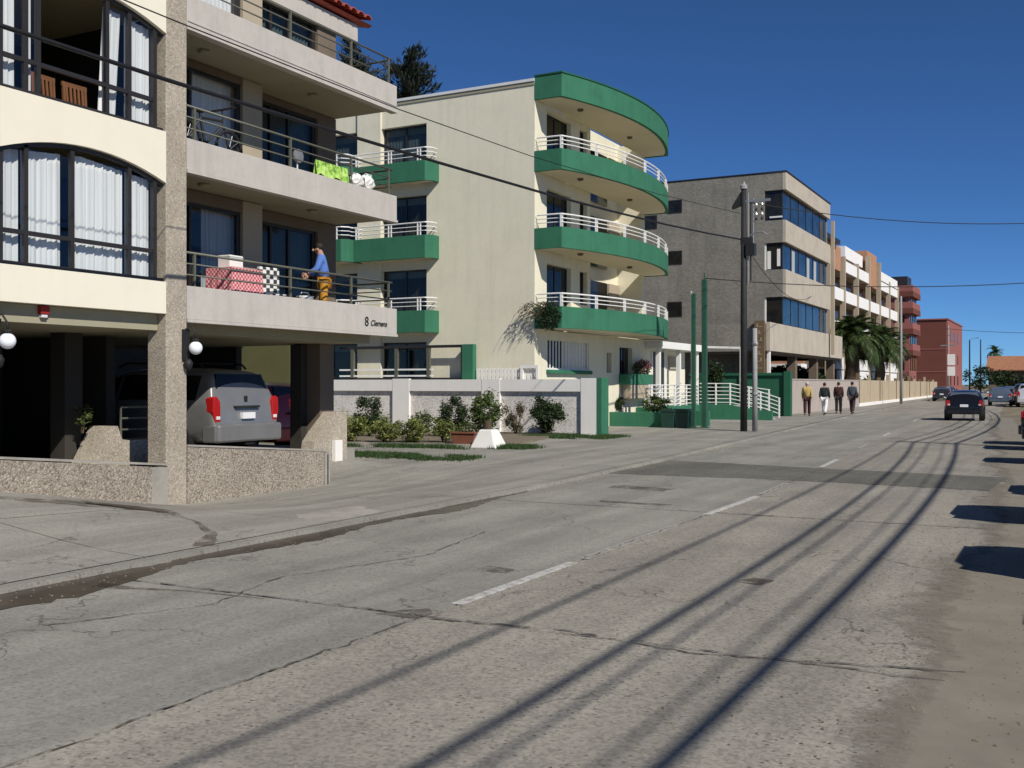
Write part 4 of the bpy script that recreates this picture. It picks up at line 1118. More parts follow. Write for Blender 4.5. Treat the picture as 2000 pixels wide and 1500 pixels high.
def cable(pts, r, label, group=None):
    o = MB().tube(pts, r, 6).build('overhead_cable', 'cable', None, smooth=True); tag(o, label, 'cable', group)
# hanging over the left pavement
W1 = [(-16, 5.95), (-8, 5.8), (0, 5.68), (7.45, 5.64), (9.95, 5.66), (13.37, 5.74), (16.39, 5.82), (20.77, 5.96), (24.5, 6.12), (28.67, 6.33), (32.5, 6.57), (36.9, 6.88)]
cable([(-10.25, y, z) for y, z in W1], .028, 'thick black cable sagging past the bay windows to the dark utility pole')
cable([(-10.25, y, z) for y, z in [(-16, 6.9), (0, 6.5), (9.95, 6.46), (15.1, 6.5), (20.2, 6.66), (28, 7.1), (37, 7.8)]], .009, 'thin upper wire running past the balconies to the dark utility pole')
RX = [(3.17, 6.42, .02), (3.62, 5.93, .03), (4.05, 6.1, .016), (4.47, 6.06, .011), (4.82, 6.15, .04)]
NM = ['thin wire whose shadow lies nearest the centre line', 'thick wire whose shadow is the second from the centre line', 'wire whose shadow runs beside the second one', 'wire whose faint shadow is second from the sandy edge', 'heaviest bundle whose wide shadow is nearest the sandy edge']
for (x, zm, r), nm in zip(RX, NM):
    pts = [(x, y, zm+(7.4-zm)*((y-2)/27.4)**2) for y in rng(-22, 29.4, 1.6)]
    cable(pts, r, nm, 'wires strung above the seaward side of the road')
    cable(sag((x, 29.45, 7.4), (x-1.9, 72, 7.4), .9), r, nm+', next span', 'wires strung above the seaward side of the road')
cable(sag((-10.3, 37.2, 8.3), (4.4, 48, 8.6), .75), .016, 'upper cable crossing the street from the dark utility pole')
cable(sag((-12.5, 39.4, 5.85), (4.4, 48, 6.3), .55), .018, 'lower cable crossing the street from the tall green post')
cable(sag((-10.3, 37.2, 6.75), (-14.1, 66, 7.2), .9), .014, 'service wire dropping from the dark pole along the grey building')
cable(sag((-13.2, 136, 8.4), (10, 150, 8.6), .6), .03, 'distant wire crossing the sky above the far end of the street')
def lamp_post(loc, h, label, sign=False, arm_=True, r=.09, mat='pole_conc'):
    t = thing('street_lamp', label, 'street lamp', loc, 0, 'posts down the street')
    child(MB().tube([(0, 0, 0), (0, 0, h)], [r, r*.6], 10), 'shaft', mat, t, smooth=True)
    if arm_:
        child(MB().tube([(0, 0, h-.1), (.5, 0, h+.25), (1.3, 0, h+.35)], .04, 8), 'arm', 'galv', t)
        child(MB().box(1.2, 1.8, -.12, .12, h+.28, h+.42), 'lamp_head', 'galv', t, bevel=.03)
    return t
lamp_post((-12.75, 94.8, .05), 9.2, 'tall grey post rising in front of the palms', arm_=False, r=.13)
t = lamp_post((-13.0, 137, .05), 8.8, 'pale post carrying white signs before the brick red block', arm_=False, r=.12)
child(MB().box(-.1, .75, -.1, -.05, 4.0, 5.3), 'sign_plate', 'white_wall', t)
child(MB().box(-.1, .75, -.1, -.05, 2.7, 3.8), 'sign_plate', 'white_wall', t)
child(MB().box(-.9, .9, -.06, .06, 6.3, 6.45), 'crossarm', 'galv', t)
lamp_post((-15.9, 205, 0), 9.6, 'thin dark post right of the brick red block', arm_=False, r=.14, mat='creosote')
lamp_post((-17.6, 226, 0), 10.5, 'far lamp with a flat head beyond the brick red block', mat='creosote', r=.13)
lamp_post((-14.6, 212, 0), 10, 'far dark post in front of the orange tiled roof', arm_=False, r=.16, mat='creosote')

# ================================================================== VEGETATION
def shrub(name, label, loc, h, r, mat, n, size, seed, group=None, cat='shrub', clump=22, stem=True):
    t = thing(name, label, cat, loc, 0, group)
    child(leaves(int(n*2.2) if r < 1 else n, (0, 0, h*.53), (r, r*.9, h*.5), size*(.78 if r < 1 else 1), seed=seed, clump=clump), 'foliage', mat, t)
    if stem:
        rnd = random.Random(seed); mb = MB()
        for i in range(5):
            a_ = rnd.uniform(0, 6.28); q = rnd.uniform(.3, .7)*r
            mb.tube([(0, 0, -.05), (q*.4*math.cos(a_), q*.4*math.sin(a_), h*.3), (q*math.cos(a_), q*math.sin(a_), h*.7)], [.025, .018, .008], 5)
        child(mb, 'stem', 'trunk', t)
    return t
bed = struct(MB().prism([(-18.8, 23.7), (-13.95, 24.5), (-13.95, 27.5), (-15, 31.8), (-24, 31.8), (-24, 24)], 'z', -.05, .10).build('flower_bed', 'soil'))
ce = MB()
for i in range(10):
    xa, xb = -18.8+.485*i, -18.8+.485*(i+1)
    ya, yb = 23.55+.8*i/10, 23.55+.8*(i+1)/10
    MB().prism([(xa+.006, ya), (xb-.006, yb), (xb-.006, yb+.14), (xa+.006, ya+.14)], 'z', 0, .13).build('edging_block', 'kerb', bed)
G1 = 'shrubs in the bed before the white garden wall'
shrub('low_shrub', 'yellow-green bushy shrub nearest the garage column', (-18.2, 24.3, .08), .95, .65, 'leaf_pale', 1500, .055, 1, G1)
shrub('low_shrub', 'yellow-green shrub between the garage column and the dark bush', (-17.1, 24.5, .08), .75, .6, 'leaf_pale', 1300, .055, 2, G1)
shrub('low_shrub', 'sprawling pale shrub in the front of the bed under the dark bush', (-16.5, 24.9, .08), .7, .6, 'leaf_pale', 1200, .05, 3, G1)
shrub('dark_bush', 'dark upright bush against the leftmost wall panel', (-19.6, 27.2, .08), 1.35, .55, 'leaf_dark', 1500, .06, 4, G1)
shrub('low_shrub', 'thin pale shrub in front of the first white pier', (-16.9, 26.1, .08), .95, .38, 'leaf_mid', 600, .05, 5, G1)
shrub('low_shrub', 'pale spreading shrub left of the terracotta planter', (-15.7, 25.4, .08), .72, .5, 'leaf_pale', 900, .05, 6, G1)
shrub('dark_bush', 'dark dome shaped bush before the middle wall panel', (-17.0, 28.2, .08), 1.25, .6, 'leaf_dark', 1500, .06, 7, G1)
shrub('green_bush', 'broad mid-green leafy bush before the second white pier', (-16.1, 28.6, .08), 1.5, .62, 'leaf_mid', 1600, .065, 8, G1)
shrub('dry_shrub', 'sparse brownish shrub against the right wall panel', (-16.3, 30.9, .05), 1.25, .5, 'leaf_dry', 650, .05, 9, G1, clump=9)
shrub('round_bush', 'tall rounded dark green bush against the right wall panel', (-15.25, 31.1, .05), 1.32, .62, 'leaf_dark', 2400, .06, 10, G1, clump=20)
pt = thing('terracotta_planter', 'reddish terracotta trough beside the white concrete block', 'planter', (-14.75, 25.0, .08))
child(MB().prism([(-.33, 0), (.33, 0), (.38, .30), (-.38, .30)], 'y', -.16, .16), 'trough', 'terracotta', pt, bevel=.015)
child(MB().box(-.4, .4, -.19, .19, .30, .35), 'rim', 'terracotta', pt, bevel=.01)
child(leaves(260, (0, 0, .48), (.36, .16, .16), .045, seed=31), 'foliage', 'leaf_mid', pt)
cb = thing('concrete_block', 'white painted tapered concrete block with a dark stump beside the flower bed', 'block', (-13.7, 24.45, .04))
child(MB().add([(-.4, -.36, 0), (.4, -.36, 0), (.4, .36, 0), (-.4, .36, 0), (-.2, -.18, .5), (.2, -.18, .5), (.2, .18, .5), (-.2, .18, .5)], [(0, 3, 2, 1), (4, 5, 6, 7), (0, 1, 5, 4), (1, 2, 6, 5), (2, 3, 7, 6), (3, 0, 4, 7)]), 'body', 'white', cb, bevel=.04)
child(MB().tube([(-.05, 0, .45), (-.02, 0, .72)], [.12, .10], 10), 'stump', 'trunk', cb)
# grass
def grass(label, poly_f, n, seed, hh=.09):
    rnd = random.Random(seed); mb = MB()
    for _ in range(n):
        x, y = poly_f(rnd); x += rnd.gauss(0, .12); y += rnd.gauss(0, .14); z = zg(x, y)
        if math.sin(x*2.1+seed)+math.sin(y*5+x*3.3) < -.9+rnd.uniform(-.5, .5): continue
        a_ = rnd.uniform(0, 6.28); h = hh*rnd.uniform(.5, 1.4); wd = .012
        dx, dy = math.cos(a_)*wd, math.sin(a_)*wd; lx, ly = rnd.gauss(0, .03), rnd.gauss(0, .03)
        mb.add([(x-dx, y-dy, z-.01), (x+dx, y+dy, z-.01), (x+lx, y+ly, z+h)], [(0, 1, 2)])
    o = mb.build('grass', 'grass'); o['kind'] = 'stuff'; o['label'] = label
def rect(x0, x1, y0, y1, sl=0):
    return lambda r: ((lambda u, v: (x0+(x1-x0)*u, y0+(y1-y0)*v+sl*u))(r.random(), r.random()**1.0))
grass('narrow strip of mown grass beside the driveway', rect(-16.4, -12.0, 20.25, 21.15, -.1), 9000, 1, .07)
grass('strip of grass along the foot of the garden wall', rect(-15.6, -12.6, 29.7, 31.7), 9000, 2, .08)
grass('grass edge in front of the flower bed', rect(-17.6, -13.9, 23.0, 23.6, .6), 3500, 3, .1)
grass('tuft of grass right of the white block', rect(-13.4, -12.5, 24.2, 25.0), 2500, 4, .1)
mb = MB(); rnd = random.Random(77)
for _ in range(5200):
    y = rnd.uniform(3, 45); x = xr(y)+rnd.gauss(.1, .5)
    if rnd.random() < .15: y = rnd.uniform(3, 30); x = xl(y)+abs(rnd.gauss(0, .35))
    s = rnd.uniform(.004, .010)*(1.7 if rnd.random() < .04 else 1); z = .006
    mb.add([(x-s, y-s*.7, z), (x+s, y-s, z), (x+s*.8, y+s, z), (x-s*.9, y+s*.8, z), (x+rnd.uniform(-.3, .3)*s, y+rnd.uniform(-.3, .3)*s, z+s*1.1)], [(0, 1, 4), (1, 2, 4), (2, 3, 4), (3, 0, 4)])
o = mb.build('gravel', 'sand'); o['kind'] = 'stuff'; o['label'] = 'loose grit and pebbles along the road edges'
# planting about the cream building
shrub('planter_shrub', 'leafy shrub in the green planter before the white railings', (-14.9, 40.4, .55), .7, .75, 'leaf_mid', 1100, .06, 41)
shrub('planter_shrub', 'small dark plant in the green planter beside the wall end', (-16.6, 40.2, .55), .75, .5, 'leaf_dark', 800, .06, 42)
shrub('entrance_climber', 'dark climbing plant at the right end of the entrance wall', (-15.9, 51.6, .5), 2.6, .55, 'leaf_dark', 1400, .08, 43)
t = thing('flowering_plant', 'pink flowering plant in the green window box', 'plant', (-16.2, 42.2, 2.1))
child(leaves(700, (0, .1, .3), (.22, 1.0, .35), .05, seed=44), 'foliage', 'leaf_dark', t)
child(leaves(420, (.05, .2, .45), (.22, .8, .28), .05, seed=45), 'flower', 'flower_red', t)
t = thing('trailing_plant', 'half-dry trailing plant spilling over the lowest front balcony corner', 'plant', (-15.9, 32.55, 4.3))
child(leaves(900, (.1, -.12, -.2), (.5, .22, .55), .05, seed=46), 'foliage', 'leaf_dark', t)
mb = MB(); rnd = random.Random(5)
for i in range(15):
    x0 = rnd.uniform(-.5, .3); L = rnd.uniform(.4, .95)
    mb.tube([(x0, -.05, .15), (x0-.25*L, -.2, .25), (x0-.7*L, -.35, -.15), (x0-1.0*L, -.4, -.75*L)], [.010, .009, .006, .004], 4)
child(mb, 'stem', 'leaf_dry', t)
child(leaves(260, (-.5, -.3, 0), (.5, .2, .3), .04, seed=47), 'dry_leaf', 'leaf_dry', t)
shrub('clipped_hedge', 'dark dome shaped hedge under the podium of the grey building', (-17.4, 73.5, 0), 3.0, 2.4, 'leaf_dark', 9000, .14, 50, clump=0)
shrub('clipped_hedge', 'lower dark hedge right of the dome under the podium', (-17.2, 79, 0), 2.6, 2.2, 'leaf_dark', 7000, .14, 51, clump=0)
# conifers behind
def conifer(label, loc, h, r, seed, n=5200):
    t = thing('conifer_tree', label, 'tree', loc, 0, 'dark conifers behind the cream building')
    rnd = random.Random(seed); mb = MB(); tr = MB()
    tr.tube([(0, 0, -.5), (.1, 0, h*.5), (0, .1, h*.96)], [.3, .2, .03], 8)
    nb = 120
    for i in range(nb):
        f = rnd.uniform(.25, 1.0)
        a_ = rnd.uniform(0, 6.28); L = r*(1.08-f)**.75*rnd.uniform(.6, 1.15)+.12
        zc = h*f; d = Vector((math.cos(a_), math.sin(a_), rnd.uniform(.15, .9)))
        p0 = Vector((0, 0, zc)); p1 = p0+d*L
        tr.tube([tuple(p0), tuple(p1)], [.035, .01], 4, False)
        for q in range(int(n/nb)):
            u = rnd.uniform(.15, 1.05); c = p0.lerp(p1, u)+Vector((rnd.gauss(0, .14), rnd.gauss(0, .14), rnd.gauss(0, .16)))
            dd = (d+Vector((rnd.gauss(0, .5), rnd.gauss(0, .5), rnd.gauss(.5, .5)))).normalized(); s = rnd.uniform(.10, .26)
            tt = dd.cross(Vector((rnd.gauss(0, 1), rnd.gauss(0, 1), rnd.gauss(0, 1)))).normalized()
            mb.add([c-dd*s, c+tt*s*.22, c+dd*s, c-tt*s*.22], [(0, 1, 2, 3)])
    child(tr, 'trunk', 'trunk', t); child(mb, 'crown', 'leaf_conifer', t)
conifer('taller dark conifer just right of the beige top balcony', (-32.4, 48.6, 0), 19.6, 5.6, 3, 15000)
conifer('smaller feathery conifer in the gap beyond the beige balcony railing', (-36.6, 49.5, 0), 21.5, 3.6, 4, 6500)
conifer('dark conifer seen through the railing of the top balcony', (-40.5, 49.0, 0), 19, 4.6, 5, 6500)
# palms
def frond_mesh(seed, L=2.5):
    rnd = random.Random(seed); mb = MB(); n = 22
    rib = []
    for i in range(n+1):
        u = i/n; rib.append(Vector((u*L*(1-.18*u*u), 0, .75*u*L-.92*L*u*u)))
    for i in range(1, n+1):
        p = rib[i]; d = (rib[i]-rib[i-1]).normalized(); u = i/n
        ll = .55*math.sin(math.pi*min(1, .18+.82*u))**.7*(1 if u < .97 else .6)
        for s_ in (-1, 1):
            tip = p+Vector((d.x*.32, s_*ll, d.z*.32-.16*rnd.uniform(.3, 1.2)))
            wv = d*.07
            mb.add([p-wv, p+wv, tip], [(0, 1, 2)])
    mb.tube([tuple(q) for q in rib[::3]], [.035]*len(rib[::3]), 4)
    me = mb.mesh('frond'); me.materials.append(M['frond']); return me
FR = [frond_mesh(i) for i in range(4)]
def palm(label, loc, h, n, seed, sc=1.0, tr=.36):
    t = thing('palm_tree', label, 'palm tree', loc, 0, 'palms behind the tan wall')
    rnd = random.Random(seed)
    mb = MB(); pts = []; rs = []
    for i in range(14):
        z = h*i/13; pts.append((.05*math.sin(i), 0, z)); rs.append(tr*(1.15-.25*i/13)+(.03 if i % 2 else 0))
    mb.tube(pts, rs, 12)
    child(mb, 'trunk', 'trunk', t)
    for i in range(n):
        o = bpy.data.objects.new('frond', FR[i % 4]); COL.objects.link(o); o.parent = t
        el = rnd.uniform(-.9, 1.6); s = sc*rnd.uniform(.75, 1.1)
        o.location = (0, 0, h+rnd.uniform(-.15, .3)); o.scale = (s, s, s)
        o.rotation_euler = (rnd.uniform(-.3, .3), -el*.75, rnd.uniform(0, 6.283))
palm('nearer dense palm with a thick trunk in front of the white hotel', (-15.6, 88, 0), 5.1, 150, 1, 1.2, .55)
palm('farther palm half hidden behind the tall grey post', (-16.2, 106, 0), 5.0, 140, 2, 1.3, .45)
palm('small distant palm showing above the orange tiled roof', (-14, 246, 0), 8.2, 34, 3, 1.0, .25)
for i, (x, y, h, r_, lb) in enumerate([(-15.6, 92, 2.6, 1.2, 'dark shrub at the foot of the nearer palm'), (-16.3, 99, 2.4, 1.3, 'dark shrub between the two palms'), (-17.5, 130, 3.4, 2.0, 'dark bush beyond the end of the tan wall')]):
    shrub('garden_shrub', lb, (x, y, 0), h, r_, 'leaf_dark', 1000, .16, 60+i)
for i, (x, y, h, r_, lb) in enumerate([(-15.5, 214, 5.6, 3.4, 'dark tree at the left end of the orange tiled house'), (-10.5, 216, 4.6, 3.2, 'dark tree before the orange tiled house, second from its left end'), (-5.5, 215, 4.3, 3.2, 'dark tree before the middle of the orange tiled house'), (-.5, 216, 4.6, 3.2, 'dark tree near the right edge before the orange tiled house'), (5, 216, 4.6, 3.4, 'dark tree at the far right before the orange tiled house')]):
    shrub('roadside_tree', lb, (x, y, 0), h, r_, 'leaf_dark', 900, .3, 70+i, 'trees at the end of the street', 'tree')

# ================================================================== CARS
SUV = [(-2.45, .46, .72, .74, .84, .88, .86), (-2.41, .42, 1.00, 1.02, .90, .93, .90), (-2.35, .40, 1.08, 1.30, .92, .945, .85), (-2.22, .38, 1.10, 1.68, .93, .955, .77), (-2.02, .34, 1.10, 1.77, .945, .96, .73),
       (-.3, .3, 1.10, 1.80, .95, .96, .72), (.55, .3, 1.08, 1.70, .95, .96, .70), (1.2, .3, 1.06, 1.12, .95, .95, .86), (1.9, .32, .98, 1.02, .94, .93, .82), (2.35, .38, .80, .84, .88, .88, .80), (2.46, .42, .66, .68, .78, .80, .76)]
HATCH = [(-1.95, .36, .66, .68, .74, .78, .76), (-1.90, .34, .90, .92, .78, .82, .78), (-1.82, .32, .95, 1.10, .80, .84, .77), (-1.58, .3, .97, 1.36, .82, .85, .68), (-1.1, .28, .97, 1.45, .83, .86, .66),
         (.1, .26, .95, 1.46, .83, .86, .65), (.55, .26, .94, 1.35, .83, .86, .64), (1.05, .26, .92, .98, .83, .85, .74), (1.6, .28, .84, .88, .82, .83, .70), (1.88, .34, .68, .72, .76, .78, .70), (1.97, .4, .56, .58, .68, .70, .66)]
def car(name, label, cat, loc, rz, paint, st, wheels, wr, plate_txt='AL·29·14', group=None, rack=False, detail=True):
    t = thing(name, label, cat, loc, rz, group)
    mb = MB(); V = []; F = []; half = []
    for (y, zb, zs, zt, wb, ws, wt) in st:
        k_ = min(1, (zt-zs)/.3)
        h = [(0, zb), (wb*.8, zb), (wb, zb+.09), (max(wb, ws)+.012, (zb+zs)/2+.05), (ws, zs), (ws+(wt-ws)*.5, zs+(zt-zs)*.52), (wt, zt-.07*k_), (wt*.8, zt-.008), (0, zt+.02*k_)]
        half.append(h)
        ring = [(x, y, z) for x, z in h]+[(-x, y, z) for x, z in h[-2:0:-1]]
        V += ring
    m_ = 16; n = len(st)
    for i in range(n-1):
        for j in range(m_):
            k_ = (j+1) % m_; F.append((i*m_+j, i*m_+k_, (i+1)*m_+k_, (i+1)*m_+j))
    F += [tuple(range(m_-1, -1, -1)), tuple((n-1)*m_+j for j in range(m_))]
    b_ = child(mb.add(V, F), 'body', paint, t, smooth=True); fixnorm(b_)
    cr_ = b_.data.attributes.new('crease_edge', 'FLOAT', 'EDGE')
    for e_ in b_.data.edges:
        p, q = e_.vertices
        if p//16 == q//16 and p//16 in (0, n-1): cr_.data[e_.index].value = .75
        elif p % 16 == q % 16 and p % 16 in (1, 4, 12, 15): cr_.data[e_.index].value = .6
        elif p//16 == q//16 and p//16 in (1, 2, 3): cr_.data[e_.index].value = .3
    sub = b_.modifiers.new('smooth', 'SUBSURF'); sub.levels = 1; sub.render_levels = 2
    def side(y, f, s_, off=.014):
        for (a0, b0) in zip(st, st[1:]):
            if a0[0] <= y <= b0[0]:
                q = (y-a0[0])/(b0[0]-a0[0]); c_ = [u+(v-u)*q for u, v in zip(a0, b0)]
                ws, wt, zs, zt = c_[5], c_[6], c_[2], c_[3]-.07
                return (s_*(ws+(wt-ws)*f+off-(.03 if f > .2 and f < .8 else 0)*0), y, zs+(zt-zs)*f)
    y_r, y_f = st[3][0]+.1, st[6][0]+.12
    cuts = [(y_r+.12, y_r+.75), (y_r+.85, -.02), (.06, y_f-.02)] if st is SUV else [(y_r+.12, -.25), (-.17, y_f-.02)]
    for s_ in (-1, 1):
        for (u0, u1) in cuts:
            nn = 5; P = []
            for i in range(nn+1):
                y = u0+(u1-u0)*i/nn; P += [side(y, .1, s_), side(y, .88, s_)]
            V = P+[(x-s_*.03, y, z) for x, y, z in P]; n2 = len(P)
            F = [(2*i, 2*i+2, 2*i+3, 2*i+1) for i in range(nn)]+[(n2+2*i, n2+2*i+1, n2+2*i+3, n2+2*i+2) for i in range(nn)]
            child(MB().add(V, F), 'side_window', 'pane', t)
    def pane_end(i0, i1, nm, f0, f1, sg):
        a0, b0 = st[i0], st[i1]
        ya, za, wa = a0[0], a0[2]+(.04 if sg < 0 else 0), a0[5]
        if sg > 0: za = a0[3]+.02; wa = a0[6]
        yb, zb_, wb_ = b0[0], b0[3], b0[6]
        def L(f): return ya+(yb-ya)*f, za+(zb_-za)*f, wa+(wb_-wa)*f
        (y0, z0, w0), (y1, z1, w1) = L(f0), L(f1)
        nz = Vector((0, sg*(z1-z0), abs(y1-y0))).normalized()*.022
        w0 *= .86; w1 *= .84
        P = [(-w0, y0, z0), (w0, y0, z0), (w1, y1, z1), (-w1, y1, z1)]
        V = [tuple(Vector(p)+nz) for p in P]+[tuple(Vector(p)-nz*1.5) for p in P]
        return child(MB().add(V, [(0, 1, 2, 3), (7, 6, 5, 4), (0, 4, 5, 1), (1, 5, 6, 2), (2, 6, 7, 3), (3, 7, 4, 0)]), nm, 'pane', t)
    rw_ = pane_end(2, 3, 'rear_window', .12 if st is SUV else .06, .96, -1)
    if st is HATCH:
        rw_.data.materials[0] = M['pane_sky']
        child(MB().box(-.66, .66, st[0][0]-.012, st[0][0]+.03, .595, .612), 'boot_seam', 'plastic_black', t)
    pane_end(7, 6, 'windscreen', .1, .9, 1)
    yr = st[0][0]; W = st[4][5]
    if st is SUV:
        for s_ in (-1, 1):
            child(MB().prism([(s_*.74, .74), (s_*.90, .74), (s_*.955, .95), (s_*.945, 1.20), (s_*.86, 1.24), (s_*.76, 1.14)], 'y', yr-.0, yr+.2), 'tail_lamp', 'tail', t, bevel=.02)
            child(MB().box(s_*.78, s_*.88, yr-.012, yr+.05, .80, .86), 'reversing_lamp', 'lens', t)
        child(MB().prism([(-.95, yr-.02), (-.90, yr-.12), (.90, yr-.12), (.95, yr-.02), (.95, yr+.3), (-.95, yr+.3)], 'z', .36, .70), 'bumper', paint, t, bevel=.04)
        child(MB().box(-.35, .35, yr-.03, yr+.1, 1.01, 1.05), 'plate_light_bar', 'plastic_black', t, bevel=.01)
        child(MB().box(-.12, .12, yr-.06, yr+.2, .30, .36), 'tow_hitch', 'plastic_black', t)
        child(MB().box(-.02, .06, yr+.045, yr+.06, 1.13, 1.24), 'rear_wiper', 'plastic_black', t)
        py0, pz = yr-.02, .86
    else:
        for s_ in (-1, 1):
            child(MB().prism([(s_*.60, .70), (s_*.79, .70), (s_*.83, .82), (s_*.80, .98), (s_*.64, .96)], 'y', yr-.0, yr+.22), 'tail_lamp', 'tail', t, bevel=.02)
            child(MB().box(s_*.62, s_*.72, yr-.012, yr+.05, .74, .80), 'reversing_lamp', 'lens', t)
        child(MB().prism([(-.80, yr+.0), (-.74, yr-.08), (.74, yr-.08), (.80, yr+.0), (.80, yr+.25), (-.80, yr+.25)], 'z', .32, .58), 'bumper', paint, t, bevel=.04)
        py0, pz = yr-.005, .72
    pl_ = child(MB().box(-.18, .18, py0-.03, py0+.06, pz-.06, pz+.06), 'licence_plate', 'plate', t)
    if detail:
        cu = text_mesh(plate_txt, .085, 'plate_letters', 'ink', None, (0, 0, 0), (R(90), 0, 0)) if False else None
    for s_ in (-1, 1):
        child(MB().box(s_*(W-.24), s_*(W-.06), -st[-1][0]*-1-.03, st[-1][0]+.0, .62, .74), 'headlamp', 'lens', t, bevel=.02)
        child(MB().tube([(s_*(W-.02), st[6][0]+.1, st[6][2]+.08), (s_*(W+.16), st[6][0]+.06, st[6][2]+.12)], [.05, .09], 8), 'wing_mirror', paint, t)
    for wy in wheels:
        for s_ in (-1, 1):
            x = s_*(W-.10)
            arch_ = child(MB().tube([(s_*(W-.22), wy, wr+.03), (s_*(W+.022), wy, wr+.03)], wr+.07, 22), 'wheel_arch', 'plastic_black', t)
            ty = child(MB().lathe([(wr*.62, -.1), (wr*.95, -.1), (wr, -.06), (wr, .06), (wr*.95, .1), (wr*.62, .1)], n=24), 'tyre', 'tyre', t, smooth=True)
            ty.rotation_euler = (0, R(90), 0); ty.location = (x+s_*.03, wy, wr)
            rm = child(MB().lathe([(wr*.18, .055), (wr*.6, .085), (wr*.64, .0), (wr*.6, -.085), (wr*.18, -.055)], n=20), 'rim', 'rim', t)
            rm.rotation_euler = (0, R(90), 0); rm.location = (x+s_*.03, wy, wr)
    if rack:
        for s_ in (-1, 1):
            child(MB().tube([(s_*.6, -1.9, 1.77), (s_*.6, -1.8, 1.86), (s_*.6, .1, 1.88), (s_*.6, .3, 1.80)], .022, 6), 'roof_rail', 'plastic_black', t)
        for y in (-1.6, -.3): child(MB().tube([(-.6, y, 1.87), (.6, y, 1.87)], .018, 6), 'crossbar', 'plastic_black', t)
    return t
P_ = {k_: car_paint(k_+'_car_paint', c) for k_, c in dict(silver=(.25, .245, .235, 1), red=(.38, .02, .015, 1), black=(.012, .012, .014, 1), blue=(.12, .16, .21, 1), darkgrey=(.035, .037, .042, 1), white=(.72, .72, .72, 1), green=(.03, .06, .05, 1), navy=(.012, .018, .04, 1)).items()}
suv = car('parked_suv', 'silver estate car parked nose-in under the beige building', 'car', (-15.93, 14.92, .34), R(92), P_['silver'], SUV, (-1.45, 1.5), .36, rack=True)
suv.scale = (.96, .96, .96)
car('parked_car', 'red car parked beyond the silver one in the garage yard', 'car', (-18.9, 19.95, .02), R(90), P_['red'], SUV, (-1.45, 1.5), .36)
car('moving_car', 'black car driving away down the middle of the street', 'car', (-4.55, 56.0, 0), R(3.2), P_['black'], HATCH, (-1.25, 1.3), .30)
car('parked_car', 'bluish silver car behind the black car at the road edge', 'car', (-5.0, 94, 0), R(2.5), P_['blue'], HATCH, (-1.25, 1.3), .30)
car('parked_suv', 'dark off-roader parked beyond the bluish silver car', 'car', (-3.4, 99, 0), R(4), P_['darkgrey'], SUV, (-1.45, 1.5), .36)
car('parked_suv', 'white off-roader at the right edge in the distance', 'car', (-2.7, 90, 0), R(3), P_['white'], SUV, (-1.45, 1.5), .36)
for (x, y, c_, nm) in ((-11.6, 116, 'darkgrey', 'dark car at the left kerb, nearest of the far parked row'), (-12.2, 123, 'white', 'white car at the left kerb in the far parked row'), (-12.7, 130, 'navy', 'navy car at the left kerb in the far parked row'), (-13.2, 139, 'darkgrey', 'dark car at the left kerb beyond the sign post'), (-6.5, 132, 'darkgrey', 'dark car on the far right side of the road'), (-7, 150, 'silver', 'silver car on the far right side of the road')):
    car('parked_car', nm, 'car', (x, y, 0), R(4), P_[c_], HATCH, (-1.25, 1.3), .30, group='cars parked far down the street')
for (xr_, y, c_, lb) in ((.75, 8.3, 'green', 'green hatchback parked nearest the camera'), (.05, 11.0, 'navy', 'navy hatchback parked second from the camera'), (-.38, 15.1, 'silver', 'silver hatchback parked third from the camera'), (.15, 18.7, 'white', 'white hatchback parked fourth from the camera'),
                        (-.72, 26.0, 'red', 'red hatchback parked by the seaward pole'), (-1.06, 31.2, 'black', 'black hatchback whose rear corner reaches into view at the right edge'), (-1.25, 33.9, 'darkgrey', 'dark grey hatchback beside the black one at the right edge')):
    car('parked_car', lb+', nose to the sea', 'car', (xr_+1.97, y, -.005), R(-90), P_[c_], HATCH, (-1.25, 1.3), .30, group='cars parked nose-in along the seaward edge')

